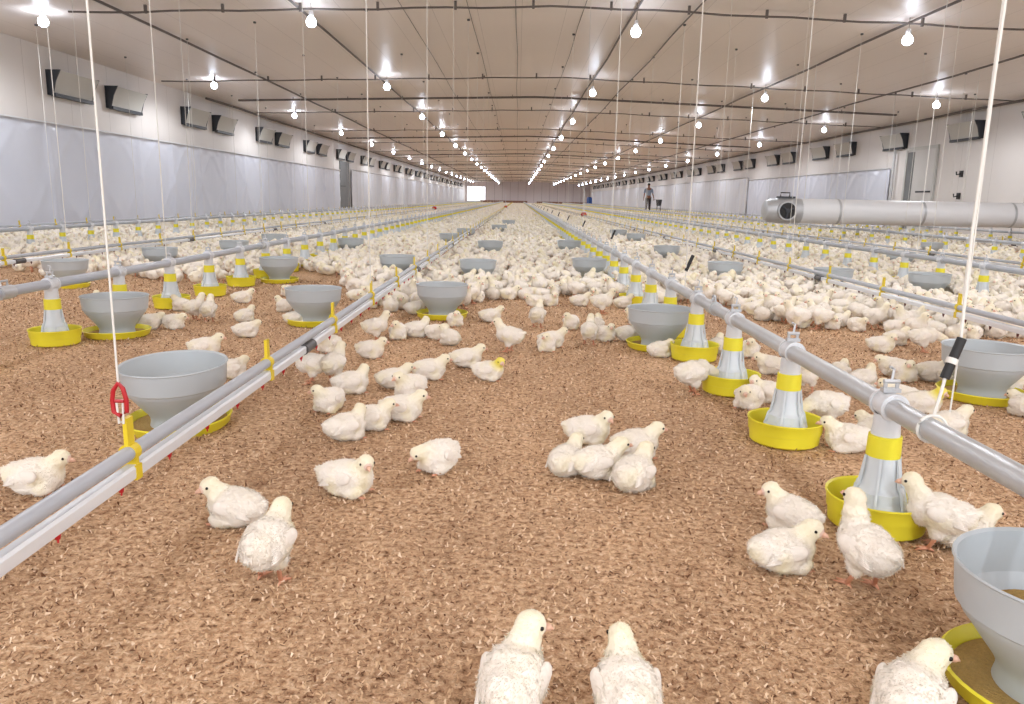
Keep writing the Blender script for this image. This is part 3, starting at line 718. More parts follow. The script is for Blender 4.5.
    tg = back + nr.normal(0, .35, back.shape); tg -= nn * (tg * nn).sum(1)[:, None]; tg /= np.linalg.norm(tg, axis=1)[:, None] + 1e-9
    ln = np.where(headm, .0035, .0075)[:, None] * nr.uniform(.6, 1.2, (len(P0), 1)) * (1 if detail else 1.3)
    d = tg * .9 + nn * nr.uniform(.15, .5, (len(P0), 1)); sd = np.cross(d, nn); sd /= np.linalg.norm(sd, axis=1)[:, None] + 1e-9
    wd = .0012 if detail else .0026
    v0 = P0 - nn * .0008 - sd * wd; v1 = P0 - nn * .0008 + sd * wd; v2 = P0 + d * ln; v2[:, 2] = np.maximum(v2[:, 2], .001)
    VV = np.stack([v0, v1, v2], 1).reshape(-1, 3); m = len(P0)
    V.append(VV); T.append(np.arange(m * 3).reshape(-1, 3) + base); A.append(np.repeat(tint[tri[pk, 0]], 3)); FM.append(np.zeros(m, int))
    o = npmesh('body', np.concatenate(V), np.concatenate(T), [M['downy'] if yellow else M['down'], M['face']], np.concatenate(FM), ('tint', np.concatenate(A)))
    o.data.polygons.foreach_set('use_smooth', [True] * len(o.data.polygons))
    parts = [('body', o.data)]; bpy.data.objects.remove(o)
    def add(nm, bm, m, it=0):
        me_ = bpy.data.meshes.new(nm); bm.to_mesh(me_); bm.free(); me_.materials.append(m); me_.polygons.foreach_set('use_smooth', [True] * len(me_.polygons)); parts.append((nm, me_))
    q = (14, 10) if detail else (8, 5)
    # wings
    for s in (-1, 1):
        bm = bmesh.new(); wr = Matrix.Rotation(R(s * 13), 3, 'Z') @ Matrix.Rotation(R(-10 if st else -6), 3, 'Y') @ Matrix.Rotation(R(s * 12), 3, 'X')
        c = Vector((-.006, s * .0355, .047 + dz)); 
        sphere(bm, c, (.029, .0070, .0155), *q, rot=wr); sphere(bm, c + wr @ Vector((-.021, 0, -.003)), (.020, .0045, .008), *q, rot=wr); sphere(bm, c + wr @ Vector((.016, 0, .001)), (.013, .0065, .012), *q, rot=wr)
        if detail:
            for k in range(7):
                p0 = c + wr @ Vector((-.005 - k * .003, s * .004, .006 - k * .0032)); tube(bm, [p0, p0 + wr @ Vector((-.02, s * .001, -.002)), p0 + wr @ Vector((-.034 + k * .001, -s * .001, -.002))], [.0022, .0026, .0008], 5)
        add('wing', bm, M['wing'])
    bk = h + hr @ Vector((.020, 0, -.0025)); bm = bmesh.new()
    tube(bm, [bk, bk + hr @ Vector((.006, 0, -.0005)), bk + hr @ Vector((.0115, 0, -.0035))], [.0052, .0038, .0006], 8); tube(bm, [bk + hr @ Vector((0, 0, -.003)), bk + hr @ Vector((.008, 0, -.0045))], [.0035, .0008], 8)
    add('beak', bm, M['beak'])
    for s in (-1, 1):
        bm = bmesh.new(); sphere(bm, h + hr @ Vector((.0105, s * .0152, .0025)), (.0030, .0020, .0030), 8, 6, rot=hr); add('eye', bm, M['eye'])
    if st:
        for s in (-1, 1):
            fx = .010 if s > 0 else -.006; bm = bmesh.new(); y0 = s * .020
            tube(bm, [(.002, y0, .050), (-.006 + fx * .3, y0, .034), (fx * .9 + .002, y0 + s * .002, .006)], [.0068, .0044, .0040], 8)
            f0 = Vector((fx * .9 + .002, y0 + s * .002, .006))
            for an, L in ((-28, .024), (0, .029), (28, .024), (180, .012)):
                dv = Vector((math.cos(R(an)), math.sin(R(an)), 0)); tube(bm, [f0, f0 + dv * L * .5 + Vector((0, 0, -.001)), f0 + dv * L + Vector((0, 0, -.004))], [.0034, .0027, .0010], 6)
            add('leg', bm, M['leg'])
    elif detail:
        for s in (-1, 1):
            bm = bmesh.new(); f0 = Vector((.034, s * .026, .005))
            for an, L in ((-22, .014), (0, .018), (22, .014)):
                dv = Vector((math.cos(R(an)), math.sin(R(an)), 0)); tube(bm, [f0, f0 + dv * L], [.0030, .0010], 6)
            add('leg', bm, M['leg'])
    return parts
protos = {}; lows = {}
def proto(key):
    if key not in protos:
        p, y = key; protos[key] = chick_meshes(POSES[p], True, (hash_(p) % 97) + (50 if y else 0), y)
    return protos[key]
def hash_(s): return sum(ord(c) * (i + 3) for i, c in enumerate(s))
def place_full(key, x, y, rz, sc, lift=0):
    root = empty('chick', (x, y, lift), rz); root.scale = (sc,) * 3
    for nm, me in proto(key):
        o = bpy.data.objects.new(nm, me); C.objects.link(o); o.parent = root
    return root
def low(key):
    if key not in lows:
        p, y = key; parts = chick_meshes(POSES[p], False, (hash_(p) % 97) + 7, y)
        bm = bmesh.new(); ml = []; 
        for nm, me in parts:
            offs = len(ml)
            for q in me.materials: ml.append(q)
            nb = len(bm.faces); bm.from_mesh(me); bm.faces.ensure_lookup_table()
            for f in bm.faces[nb:]: f.material_index += offs
        me = bpy.data.meshes.new('chick'); bm.to_mesh(me); bm.free()
        for q in ml: me.materials.append(q)
        lows[key] = me
    return lows[key]

# hand-placed birds: px, py of the ground contact, pose, heading (0 right, 90 away, 180 left, 270 towards the camera), size, label
Y_ = True
CH = [
 (38, 492, 'sit', 5, 1.0, 'cream chick lying alone at the left edge beside the near end of the water line'),
 (236, 524, 'sitl', 165, 1.0, 'white chick lying with its head to the left, behind the nearest standing chick'),
 (270, 582, 'stoop', 82, 1.0, 'white chick standing on orange legs with its back to us, left foreground'),
 (348, 494, 'sitr', 350, 1.02, 'white chick lying sideways alone in the centre left litter, head at right facing us'),
 (438, 470, 'low', 235, .98, 'white chick lying hunched with its lowered head towards us, alone left of centre'),
 (347, 439, 'sitl', 35, .95, 'pale yellow chick lying in front of another, just above the lone centre left chick'),
 (372, 429, 'sit', 15, .92, 'white chick lying partly behind the pale yellow one, head turned right'),
 (403, 420, 'sit', 355, 1.0, 'white chick lying with pink face to the right, lowest of the left middle group'),
 (329, 411, 'sitr', 250, .95, 'white chick lying nearest the white water pipe, facing the camera'),
 (352, 393, 'sitl', 25, .98, 'white chick lying left of two overlapping chicks, head raised to the right'),
 (334, 382, 'stand', 70, .95, 'yellowish chick standing with its back to us near the water line'),
 (410, 397, 'sit', 235, 1.0, 'white chick lying upright facing the camera, in front of another in the left middle group'),
 (394, 388, 'sit', 20, .92, 'white chick lying behind the upright one, its head showing over the back'),
 (430, 379, 'sit', 5, .98, 'white chick lying sideways facing right, just above the left middle group'),
 (371, 358, 'sit', 350, .95, 'white chick lying alone right of the water line, head at right'),
 (312, 383, 'stand', 200, .95, 'white chick standing half hidden under the white water pipe'),
 (329, 352, 'tuck', 240, .95, 'white chick lying crouched beside the red nipples of the water pipe'),
 (376, 341, 'stand', 25, .95, 'white chick standing at the left end of the row of chicks below the bowl'),
 (398, 339, 'sitr', 280, .98, 'white chick lying with head towards us between two others below the bowl'),
 (417, 337, 'sitl', 20, 1.0, 'white chick lying with pinkish flank, right part of the row below the bowl'),
 (436, 339, 'tuck', 330, .9, 'small white chick lying tucked beside the right end of the row below the bowl'),
 (450, 345, 'sit', 130, .95, 'white chick lying with its rump to the camera, right end of that row'),
 (467, 367, 'sit', 8, .98, 'white chick lying facing right, just left of the yellow headed chick'),
 (489, 380, 'sitr', 350, .92, 'white chick with bright yellow head lying in the centre litter', Y_),
 (509, 352, 'stand', 165, 1.0, 'white chick standing side-on facing left in the centre of the litter'),
 (552, 347, 'sit', 10, .95, 'white chick lying behind a front-facing one, its head stretched right, centre'),
 (546, 351, 'sitr', 280, .92, 'white chick lying facing the camera in front of another, centre'),
 (491, 322, 'sit', 5, .95, 'white chick lying facing right, above and left of the side-on standing chick'),
 (537, 328, 'stand', 75, .98, 'white chick standing with its back to us in the centre, under two lying chicks'),
 (534, 306, 'tuck', 200, .95, 'white chick lying left of a pair behind the back-turned standing chick'),
 (550, 306, 'sitr', 320, .95, 'white chick lying right of a pair behind the back-turned standing chick'),
 (571, 329, 'sitr', 250, .95, 'white chick lying alone facing the camera right of centre'),
 (589, 345, 'stand', 80, .95, 'white chick standing with its back to us among a trio right of centre'),
 (604, 341, 'sitr', 320, .95, 'white chick lying right of the standing one in the trio right of centre'),
 (596, 331, 'sitl', 60, .9, 'white chick lying at the back of the trio right of centre'),
 (628, 341, 'sit', 5, .98, 'white chick lying sideways left of two chicks close to the grey bowl'),
 (648, 342, 'stand', 100, .95, 'white chick standing in front of the grey bowl left of the right feeder pipe'),
 (663, 340, 'tuck', 120, .95, 'white round chick sitting right at the bowl left of the right feeder pipe'),
 (580, 306, 'sit', 5, .95, 'white chick lying facing right behind the centre trio, leftmost of three'),
 (602, 314, 'stand', 355, 1.05, 'large white chick standing facing right behind the centre trio'),
 (623, 308, 'sit', 20, .95, 'white chick lying right of the large standing chick behind the trio'),
 (637, 325, 'sit', 160, .95, 'white chick lying facing left just left of the grey bowl by the right pipe'),
 (660, 357, 'tuck', 20, .9, 'white chick lying at the left side of the fourth yellow pan'),
 (692, 394, 'peck', 20, 1.05, 'white chick standing beside the third yellow pan, bending its head to it'),
 (455, 326, 'sitr', 300, .9, 'small pale chick sitting near the bowl right of the water line'),
 (588, 443, 'sitr', 355, 1.0, 'white chick at the back left of the five in the centre, face towards us'),
 (566, 474, 'sit', 60, .95, 'white chick at the left of the five in the centre, looking away'),
 (598, 477, 'sit', 15, 1.02, 'cream chick in the middle front of the five in the centre, facing right'),
 (636, 457, 'sit', 10, .98, 'white chick at the back right of the five in the centre'),
 (633, 489, 'sit', 55, 1.05, 'white round chick at the front right of the five in the centre, back to us'),
 (790, 530, 'sitl', 130, .95, 'white chick lying left of the nearest yellow pan, head up to the left'),
 (782, 569, 'sitr', 15, 1.0, 'cream chick lying with face to the right, below left of the nearest yellow pan'),
 (862, 588, 'tall', 105, 1.02, 'white chick standing tall with long neck in front of the nearest yellow pan'),
 (934, 548, 'stand', 150, .98, 'pale chick standing right of the nearest yellow pan, looking left'),
 (962, 548, 'sit', 5, .95, 'white chick lying behind the foreground grey bowl, head at its rim'),
 (825, 428, 'peck', 195, 1.0, 'white chick with its head in the second yellow pan, from the right'),
 (846, 451, 'sit', 170, 1.0, 'cream chick lying right of the second yellow pan, facing left'),
 (872, 442, 'tuck', 100, .92, 'white chick lying behind the feeder tube of the nearest yellow pan'),
 (748, 408, 'tuck', 230, 1.0, 'white chick lying left in the pair between second and third yellow pans'),
 (766, 402, 'sitl', 170, .95, 'white chick lying right in the pair between second and third yellow pans'),
 (771, 374, 'tuck', 150, .95, 'white chick lying just right of the third feeder tube beyond the pipe'),
 (749, 357, 'sitr', 270, .95, 'white chick lying facing us right of the third yellow pan'),
 (716, 353, 'sit', 60, .9, 'white chick lying behind the third yellow pan'),
 (806, 392, 'stand', 250, .92, 'small white chick standing facing us right of the second feeder tube'),
 (881, 352, 'sitr', 330, .95, 'white chick lying left of two close together in the right litter patch'),
 (895, 345, 'sit', 10, .95, 'white chick lying behind and right of its neighbour in the right litter patch'),
 (922, 352, 'peck', 350, 1.0, 'white chick bending down to the right in the right litter patch'),
 (903, 381, 'sitr', 280, .95, 'yellowish chick sitting upright facing the camera in the right litter patch'),
 (892, 375, 'tuck', 160, .92, 'white chick lying half behind the upright yellowish one at right'),
 (932, 381, 'sit', 350, 1.0, 'white chick lying sideways left of the grey bowl at the right edge'),
 (951, 384, 'sit', 20, .95, 'cream chick lying against the left side of the right edge bowl'),
 (978, 390, 'stand', 95, 1.0, 'round white chick in front of the right edge bowl, back to us'),
 (1003, 394, 'tuck', 330, 1.0, 'white chick lying in front of the right edge bowl, right of the round one'),
 (1022, 416, 'tuck', 90, .9, 'white chick cut by the right frame edge below the right edge bowl'),
 (922, 413, 'sitr', 350, .95, 'chick with bright yellow head just behind the foreground galvanised pipe', Y_),
 (898, 406, 'sit', 160, .95, 'white chick lying half hidden by the galvanised pipe, left of the yellow headed one'),
 (948, 435, 'sit', 10, .95, 'white chick lying right behind the galvanised pipe near the black cord grip'),
 (838, 380, 'tuck', 40, .9, 'white chick lying behind the galvanised pipe, left of a yellowish one'),
 (862, 388, 'sitl', 20, .92, 'yellowish chick lying behind the galvanised pipe near the second latch'),
 (832, 329, 'tuck', 250, .95, 'white round chick at the front edge of the right flock, left of its twin'),
 (856, 331, 'tuck', 280, .95, 'white round chick at the front edge of the right flock, right of its twin'),
 (893, 327, 'stand', 80, 1.0, 'white chick standing at the front edge of the right flock'),
 (512, 733, 'stoopr', 76, 1.0, 'big white chick at the bottom edge left of centre, head turned right'),
 (624, 742, 'stoop', 92, .96, 'white chick seen from behind at the bottom edge, right of centre'),
 (908, 724, 'sitr', 50, 1.05, 'white chick with clear dark eye and pink beak beside the foreground bowl'),
 (150, 329, 'tuck', 20, .95, 'white chick lying left in a pair in front of the left feeder pipe'),
 (174, 329, 'tuck', 340, .95, 'white chick lying right in a pair in front of the left feeder pipe'),
 (182, 311, 'sit', 160, .95, 'white chick lying beside the second yellow pan of the left feeder line'),
 (195, 320, 'stand', 60, .95, 'white chick standing left of its neighbour near the left feeder line'),
 (209, 322, 'stand', 95, .95, 'white chick standing with its back to us near the left feeder line'),
 (243, 303, 'sit', 20, .95, 'white chick lying farthest up in a column of three left of the bowl'),
 (245, 322, 'sit', 60, .9, 'white chick lying in the middle of a column of three left of the bowl'),
 (247, 337, 'tuck', 30, .92, 'white chick lying lowest in a column of three left of the bowl'),
 (288, 296, 'tuck', 250, .9, 'white chick lying at the left rim of the bowl by the water line'),
 (285, 312, 'sitl', 150, .95, 'speckled white chick lying left of the bowl pan by the water line'),
 (297, 325, 'sit', 15, .95, 'white chick lying just below the yellow pan of the bowl by the water line'),
 (206, 356, 'sit', 10, 1.0, 'white chick lying behind the big grey bowl, its head above the rim'),
 (232, 378, 'tuck', 40, .9, 'white chick lying hidden between the big left bowl and the pipe'),
 (95, 316, 'stand', 100, .9, 'white chick half hidden behind the bowl below the left feeder pipe'),
 (18, 264, 'tuck', 60, .9, 'white chick lying at the left frame edge above the left feeder pipe'),
]
taken = []
for c in CH:
    x, y = at(c[0], c[1], 0)
    if len(c) > 6: key = (c[2], True)
    else: key = (c[2], False)
    o = place_full(key, x, y, R(c[3]), c[4]); tag(o, c[5], 'chick', 'chicks lying and standing on open litter'); taken.append((x, y))

# flock: sampled positions with open litter left free
edge = [(-200, 262), (0, 262), (60, 275), (130, 270), (200, 283), (260, 272), (300, 264), (340, 272), (360, 300), (420, 312), (450, 308), (480, 297), (560, 292), (640, 297), (690, 300), (735, 303), (770, 318), (800, 330), (860, 322), (900, 344), (940, 335), (1024, 332), (1300, 332)]
def edge_y(px):
    for (a, b), (c, d) in zip(edge, edge[1:]):
        if a <= px <= c: return b + (d - b) * (px - a) / (c - a)
    return 300
obst = [(x, y, .165) for x, y, _ in BW] + [(x, y, .125) for x, y in PAN_XY]
grid = {}
def near_(x, y, r):
    gx, gy = int(x // .25), int(y // .25)
    for i in (-1, 0, 1):
        for j in (-1, 0, 1):
            for (a, b, q) in grid.get((gx + i, gy + j), ()):
                if (a - x) ** 2 + (b - y) ** 2 < max(r, q) ** 2: return True
    return False
def put(x, y, q): grid.setdefault((int(x // .25), int(y // .25)), []).append((x, y, q))
for x, y, q in obst: put(x, y, q)
for x, y in taken: put(x, y, .09)
crowd = []
def sample(y0, y1, cell, rmin, tries=1):
    y = y0
    while y < y1:
        wl = max(XL + .25, -.71 * y - 1.0); wr = min(XR - .25, .70 * y + 1.0); x = wl
        while x < wr:
            xx = x + random.uniform(0, cell); yy = y + random.uniform(0, cell); x += cell
            p = pix(xx, yy, 0); e = edge_y(p[0])
            if p[1] > e + 6: continue
            dens = 1.0
            if p[1] > e - 14: dens = .65
            nz_ = noise.noise(Vector((xx * .9, yy * .45, 3)))
            if nz_ < -.18: dens *= .45
            if noise.noise(Vector((xx * 3.1, yy * 1.6, 8))) < -.2: dens *= .4
            if xx < -2.1 and yy < 7 and nz_ < 0: dens *= .45
            if random.random() > dens: continue
            if yy < 26 and near_(xx, yy, rmin): continue
            if yy < 26: put(xx, yy, rmin)
            crowd.append((xx, yy))
        y += cell
sample(1.5, 10, .055, .088); sample(10, 26, .10, .09)
n_near = len(crowd)
inview = []
for i, (x, y) in enumerate(crowd):
    p = pix(x, y, .04)
    if -20 < p[0] < 1044: inview.append((math.hypot(x, y), i))
inview.sort(); NI = 299 - len(CH); ind = [i for _, i in inview[:NI]]; indset = set(ind)
poses_l = ['sit', 'sitl', 'sitr', 'tuck', 'low', 'stand', 'standl', 'standr', 'peck', 'tuck', 'sit']
face = ['rightward', 'back right', 'away', 'back left', 'leftward', 'front left', 'forward', 'front right']
marks = [(x, y, l) for x, y, l in [(b[0], b[1], None) for b in BW]]
shortb = ['foreground corner bowl', 'big left bowl', 'right edge bowl', 'bowl left of water line', 'bowl at left feeder', 'bowl by right feeder', 'bowl right of water line', 'far left bowl', 'second bowl left of water line', 'second central bowl', 'second bowl by right feeder', 'bowl between right pipes', 'bowl behind right water line', 'bowl by second right feeder', 'bowl right of left feeder', 'bowl beyond left feeder']
info = []
for i in ind:
    x, y = crowd[i]; r_ = random.Random(i); ps = r_.choice(poses_l); hd = r_.uniform(0, 360); yl = r_.random() < .025
    f = face[int(((hd + 22.5) % 360) // 45)]
    b = min(range(16), key=lambda q: (BW[q][0] - x) ** 2 + (BW[q][1] - y) ** 2); bx, by = BW[b][0], BW[b][1]
    dx, dy = x - bx, y - by
    rel = ('right of' if dx > 0 else 'left of') if abs(dx) > abs(dy) else ('behind' if dy > 0 else 'ahead of')
    if math.hypot(dx, dy) > .5: rel = 'well ' + rel
    verb = {'sit': 'lying', 'sitl': 'lying head-turned', 'sitr': 'lying head-turned', 'tuck': 'crouching', 'low': 'lying low', 'stand': 'standing', 'standl': 'standing head-turned', 'standr': 'standing head-turned', 'peck': 'pecking'}[ps]
    info.append((i, x, y, ps, hd, yl, '%s chick %s facing %s, %s %s' % ('yellow-headed' if yl else 'white', verb, f, rel, shortb[b])))
byl = {}
for t_ in info: byl.setdefault(t_[6], []).append(t_)
for lab, lst in byl.items():
    lst.sort(key=lambda t: math.hypot(t[1], t[2]))
    for j, (i, x, y, ps, hd, yl, _) in enumerate(lst):
        me = low((ps, yl)); o = bpy.data.objects.new('chick', me); C.objects.link(o)
        o.location = (x, y, 0); o.rotation_euler = (0, 0, R(hd)); s_ = random.uniform(.95, 1.1); o.scale = (s_,) * 3
        lab = lab.replace(', head', ' head') if len(lab.split()) < 15 else lab.replace(' facing', '')
        L2 = lab if len(lst) == 1 else lab + (', nearest' if j == 0 else (', farthest' if j == len(lst) - 1 and len(lst) < 4 else ', %s nearest' % ordn[min(j, 19)]))
        tag(o, L2, 'chick', 'chicks at the front of the dense flock')

# the rest of the flock as one body of birds
def simple_chick(lod, st, hy, down):
    bm = bmesh.new(); dz = .034 if st else 0
    q = ((10, 7), (8, 5), (6, 4))[lod]
    sphere(bm, (-.004, 0, .040 + dz), (.058, .040, .037), *q, rot=Matrix.Rotation(R(-8), 3, 'Y'))
    h = Vector((.05 * math.cos(hy), .025 * math.sin(hy), (.080 if not down else .052) + dz * 1.1))
    if lod < 2:
        sphere(bm, (.034, 0, .066 + dz), (.026, .024, .028), *((8, 5), (6, 4))[lod])
    if lod == 0:
        sphere(bm, (-.058, 0, .052 + dz), (.02, .014, .010), 6, 4)
    hr = Matrix.Rotation(hy, 3, 'Z')
    nb = len(bm.faces); sphere(bm, h, (.0215, .019, .019) if lod < 2 else .022, *((8, 6), (6, 4), (5, 3))[lod], rot=hr, mi=0)
    if lod == 0:
        sphere(bm, h + hr @ Vector((.018, 0, -.002)), (.0085, .010, .009), 6, 4, mi=2, rot=hr); tube(bm, [h + hr @ Vector((.02, 0, -.003)), h + hr @ Vector((.032, 0, -.007))], [.005, .0008], 5, mi=1)
        for s in (-1, 1): sphere(bm, h + hr @ Vector((.0115, s * .0155, .003)), .0034, 4, 3, mi=3)
        for s in (-1, 1): sphere(bm, (-.012, s * .037, .048 + dz), (.034, .007, .017), 8, 5, mi=4, rot=Matrix.Rotation(R(-12), 3, 'Y'))
    if lod == 1:
        sphere(bm, h + hr @ Vector((.019, 0, -.003)), (.010, .009, .009), 4, 3, mi=2, rot=hr)
        for s in (-1, 1): sphere(bm, (-.012, s * .037, .048 + dz), (.034, .007, .017), 5, 3, mi=4, rot=Matrix.Rotation(R(-12), 3, 'Y'))
    if st and lod < 2:
        for s in (-1, 1): tube(bm, [(0, s * .02, .045), (.004, s * .021, 0)], .0045, 4, mi=1)
    bmesh.ops.triangulate(bm, faces=bm.faces); bm.verts.index_update()
    V = np.array([v.co[:] for v in bm.verts]); F = np.array([[v.index for v in f.verts] for f in bm.faces]); m_ = np.array([f.material_index for f in bm.faces])
    if lod == 0:
        V += np.array([[noise.noise(Vector((*(v * 70), ))) * .004] * 3 for v in V])
    tn = np.clip(1 - (np.linalg.norm(V - np.array(h), axis=1) - .02) / .03, 0, 1) * .22
    bm.free(); return V, F, m_, tn
def mass(name, pts, lod, sc, label):
    vars_ = [simple_chick(lod, st, hy, dn) for st, hy, dn in ((0, 0, 0), (0, 1.0, 0), (0, -1.0, 0), (1, 0, 0), (1, .7, 0), (0, .2, 1), (1, -.2, 1))]
    Vs, Fs, Ms, As = [], [], [], []; base = 0
    pts = np.array(pts); which = rng.integers(0, len(vars_), len(pts))
    for k, (V, F, m_, tn) in enumerate(vars_):
        P = pts[which == k]; n = len(P)
        if not n: continue
        a = rng.uniform(0, 2 * PI, n); s = rng.uniform(.88, 1.06, n) * sc; c_, s_ = np.cos(a) * s, np.sin(a) * s
        X = V[None, :, 0] * c_[:, None] - V[None, :, 1] * s_[:, None] + P[:, 0:1]; Y = V[None, :, 0] * s_[:, None] + V[None, :, 1] * c_[:, None] + P[:, 1:2]; Z = V[None, :, 2] * s[:, None]
        Vs.append(np.stack([X, Y, Z], 2).reshape(-1, 3)); Fs.append((F[None] + (np.arange(n) * len(V))[:, None, None]).reshape(-1, 3) + base); base += n * len(V)
        Ms.append(np.tile(m_, n)); As.append((tn[None] + np.clip(rng.normal(0, .22, n), 0, .8)[:, None]).clip(0, 1).ravel())
    o = npmesh(name, np.concatenate(Vs), np.concatenate(Fs), [M['down'], M['leg'], M['face'], M['eye'], M['wing']], np.concatenate(Ms), ('tint', np.concatenate(As)))
    o.data.polygons.foreach_set('use_smooth', [True] * len(o.data.polygons)); tag(o, label, 'flock of chicks', kind='stuff'); return o
rest = [c for i, c in enumerate(crowd) if i not in indset]
crowd = []; sample(26, 108, .23, .09); farc = crowd
def arr(me):
    V = np.empty(len(me.vertices) * 3, np.float32); me.vertices.foreach_get('co', V); F = np.empty(len(me.loops), np.int32); me.loops.foreach_get('vertex_index', F)
    m_ = np.empty(len(me.polygons), np.int32); me.polygons.foreach_get('material_index', m_); t = np.empty(len(me.vertices), np.float32); me.attributes['tint'].data.foreach_get('value', t)
    return V.reshape(-1, 3), F.reshape(-1, 3), m_, t
q4 = [[], [], [], []]; base = 0
for pts, lod, sc in (([c for c in rest if c[1] < 5.5], 0, 1.06), ([c for c in rest if 5.5 <= c[1] < 13], 1, 1.08), ([c for c in rest if c[1] >= 13], 2, 1.12), (farc, 2, 1.15)):
    t_ = mass('tmp', pts, lod, sc, 'tmp'); me = t_.data; a = arr(me); bpy.data.objects.remove(t_); bpy.data.meshes.remove(me)
    print('lod', lod, len(pts), len(a[1]))
    q4[0].append(a[0]); q4[1].append(a[1] + base); q4[2].append(a[2]); q4[3].append(a[3]); base += len(a[0])
o = npmesh('chick_flock', np.concatenate(q4[0]), np.concatenate(q4[1]), [M['down'], M['leg'], M['face'], M['eye'], M['wing']], np.concatenate(q4[2]), ('tint', np.concatenate(q4[3])))
del q4
o.data.polygons.foreach_set('use_smooth', [True] * len(o.data.polygons)); tag(o, 'dense flock of small white chicks covering the litter to the far end', 'flock of chicks', kind='stuff')
print('birds', len(CH), len(ind), len(rest), len(farc), 'tris', len(o.data.polygons))

# ------------------------------------------------------------------ loose shavings
N = 170000
yy = .75 + 5.2 * rng.power(1.15, N) ** 1.0; yy = .7 + (rng.random(N) ** 1.35) * 5.3; xx = (rng.random(N) * 2 - 1) * (.78 * yy + .5)
an = rng.uniform(0, 2 * PI, N); L = rng.uniform(.003, .009, N) * (.8 + yy * .2); Wd = rng.uniform(.0008, .0021, N) * (.8 + yy * .25); el_ = rng.uniform(-.9, .9, N); zz = rng.uniform(.0008, .007, N)
ux, uy, uz = np.cos(an) * np.cos(el_), np.sin(an) * np.cos(el_), np.sin(el_); vx, vy = -np.sin(an), np.cos(an); tw = rng.uniform(-.5, .5, N)
c0 = np.stack([xx, yy, zz + np.abs(uz) * L * .5], 1); U = np.stack([ux, uy, uz], 1) * L[:, None] * .5; Wv = np.stack([vx, vy, tw], 1) * Wd[:, None]
V = np.stack([c0 - U - Wv, c0 + U - Wv * .6, c0 + U + Wv * .6, c0 - U + Wv], 1).reshape(-1, 3); V[:, 2] = np.maximum(V[:, 2], .0003)
F = np.arange(N * 4).reshape(-1, 4); tone = np.repeat(np.clip(rng.normal(.5, .33, N), 0, 1), 4)
o = npmesh('wood_shavings', V, F, [M['flakes']], None, ('tone', tone)); tag(o, 'loose brown wood shavings strewn over the litter floor', 'wood shavings', kind='stuff')

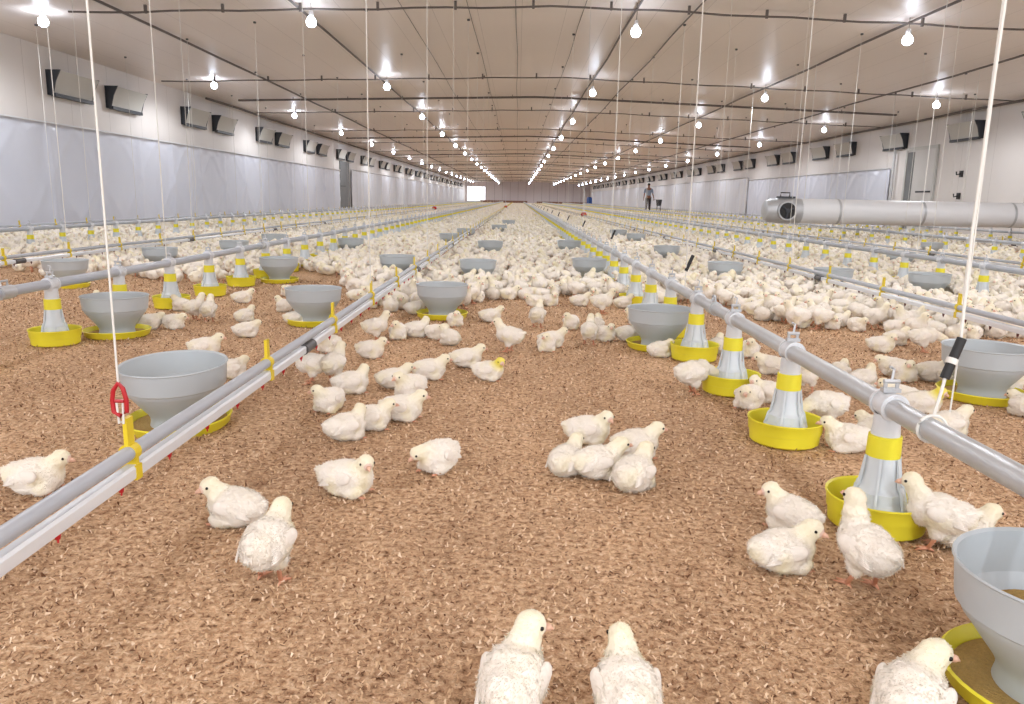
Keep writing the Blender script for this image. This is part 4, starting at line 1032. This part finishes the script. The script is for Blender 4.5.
# ------------------------------------------------------------------ person walking far right
def person(x, y, rz):
    root = empty('person', (x, y, 0), rz); tag(root, 'person in blue-grey shirt and dark trousers standing far back at the right', 'person')
    def skin(nm, pts, edges, m, parent, sub=2):
        me = bpy.data.meshes.new(nm); me.from_pydata([p[:3] for p in pts], edges, []); o = bpy.data.objects.new(nm, me); C.objects.link(o)
        sk = o.modifiers.new('s', 'SKIN'); sk.use_smooth_shade = True
        for i, p in enumerate(pts): me.skin_vertices[0].data[i].radius = (p[3], p[4] if len(p) > 4 else p[3])
        me.skin_vertices[0].data[0].use_root = True
        o.modifiers.new('u', 'SUBSURF').levels = sub
        dg = bpy.context.evaluated_depsgraph_get(); dg.update(); r = bpy.data.meshes.new_from_object(o.evaluated_get(dg)); bpy.data.objects.remove(o)
        r.materials.clear(); r.materials.append(m); q = bpy.data.objects.new(nm, r); C.objects.link(q); q.parent = parent; r.polygons.foreach_set('use_smooth', [True] * len(r.polygons)); return q
    P = [(0, 0, .95, .13, .10), (0, 0, 1.2, .14, .10), (0, 0, 1.42, .15, .10), (0, 0, 1.52, .055), (0, .01, 1.60, .075), (0, .01, 1.70, .075),
         (-.19, 0, 1.41, .055), (-.25, -.02, 1.15, .042), (-.28, -.08, .92, .032), (-.29, -.11, .83, .028), (.19, 0, 1.41, .055), (.25, 0, 1.15, .042), (.31, -.05, .94, .032), (.33, -.07, .85, .028),
         (-.09, 0, .86, .085), (-.10, -.02, .48, .06), (-.11, .0, .1, .04), (-.11, -.12, .04, .035), (.09, 0, .86, .085), (.10, .03, .48, .06), (.11, .06, .1, .04), (.11, -.05, .04, .035)]
    E = [(0, 1), (1, 2), (2, 3), (3, 4), (4, 5), (2, 6), (6, 7), (7, 8), (8, 9), (2, 10), (10, 11), (11, 12), (12, 13), (0, 14), (14, 15), (15, 16), (16, 17), (0, 18), (18, 19), (19, 20), (20, 21)]
    skin('body', P, E, M['skin'], root)
    T = [(0, 0, .93, .155, .12), (0, 0, 1.2, .16, .12), (0, 0, 1.42, .17, .115), (0, 0, 1.48, .08), (-.20, 0, 1.40, .07), (-.26, -.02, 1.14, .055), (.20, 0, 1.40, .07), (.26, 0, 1.14, .055)]
    skin('shirt', T, [(0, 1), (1, 2), (2, 3), (2, 4), (4, 5), (2, 6), (6, 7)], M['shirt'], root)
    Q = [(0, 0, .97, .15, .12), (-.09, 0, .84, .1), (-.10, -.02, .48, .08), (-.11, 0, .1, .065), (.09, 0, .84, .1), (.10, .03, .48, .08), (.11, .06, .1, .065)]
    skin('trousers', Q, [(0, 1), (1, 2), (2, 3), (0, 4), (4, 5), (5, 6)], M['trouser'], root)
    bm = bmesh.new(); sphere(bm, (0, .025, 1.685), (.088, .095, .085), 16, 10); obj('hair', bm, M['hair'], root)
    for s in (-1, 1):
        bx, by, bz = (-.29, -.11, .83) if s < 0 else (.33, -.07, .85); bm = bmesh.new(); sphere(bm, (bx, by - .01, bz - .04), (.022, .038, .045), 10, 8)
        for k in range(4): tube(bm, [(bx, by - .04 + k * .02, bz - .07), (bx + .005 * s, by - .045 + k * .02, bz - .105), (bx, by - .05 + k * .02, bz - .13 + .006 * abs(k - 1))], .008, 6)
        tube(bm, [(bx, by - .04, bz - .03), (bx - s * .005, by - .065, bz - .06)], .009, 6); obj('hand', bm, M['skin'], root)
    bm = bmesh.new()
    for s in (-1, 1): sphere(bm, (s * .028, -.062, 1.665), .008, 8, 6)
    obj('eye', bm, M['eye'], root)
    bm = bmesh.new(); sphere(bm, (0, -.075, 1.64), (.012, .018, .018), 8, 6); obj('nose', bm, M['skin'], root)
    return root
person(7.95, 48, 0)
b = empty('bucket', (8.72, 47.95, .0)); tag(b, 'dark bucket with a handle beside the person at the right', 'bucket')
bm = bmesh.new(); lathe(bm, [(0, .5), (.14, .5), (.19, .86), (.2, .87), (.18, .86), (.13, .52), (0, .52)], 20); 
obj('bucket_body', bm, M['dark'], b)
bm = bmesh.new(); tube(bm, [(-.19, 0, .86), (-.24, 0, .88), (-.36, -.02, .83)], .01, 6); obj('handle', bm, M['steel'], b)
b.location = (8.6, 47.93, -.07)
bm = bmesh.new()
for s in ((-.1, -.1), (.1, -.1), (-.1, .1), (.1, .1)): tube(bm, [(s[0], s[1], .07), (s[0], s[1], .51)], .015, 6)
obj('stand_leg', bm, M['steel'], b)

# small coloured items far back
def regulator(x, y, lab):
    r = empty('pressure_regulator', (x, y, 0)); tag(r, lab, 'regulator', 'red regulators on the water lines')
    bm = bmesh.new(); tube(bm, [(0, 0, .14), (0, 0, .2), (0, 0, .27)], [.06, .11, .06], 12); obj('housing', bm, M['red'], r)
    bm = bmesh.new(); tube(bm, [(0, 0, .27), (0, 0, .95)], .012, 6); obj('sight_tube', bm, M['wpipe'], r)
    bm = bmesh.new(); tube(bm, [(-.09, 0, 0), (-.09, 0, .18), (.09, 0, .18), (.09, 0, 0)], .012, 6); obj('stand', bm, M['steel'], r)
regulator(-3.62, 34, 'small red regulator standing on the second left water line, far back')
regulator(2.2, 26, 'small red regulator standing on the right water line, far back')
regulator(-.72, 46, 'tiny red regulator on the nearest water line near the end wall')
b = empty('barrel', (9.1, 100, 0)); tag(b, 'tiny blue barrel at the far end beside the right wall', 'barrel')
bm = bmesh.new(); lathe(bm, [(0, 0), (.3, 0), (.34, .3), (.34, .8), (.3, 1.05), (0, 1.05)], 20); obj('barrel_body', bm, M['blue'], b)
bm = bmesh.new(); lathe(bm, [(.2, 1.05), (.2, 1.09), (0, 1.1)], 16); obj('lid', bm, M['black'], b)
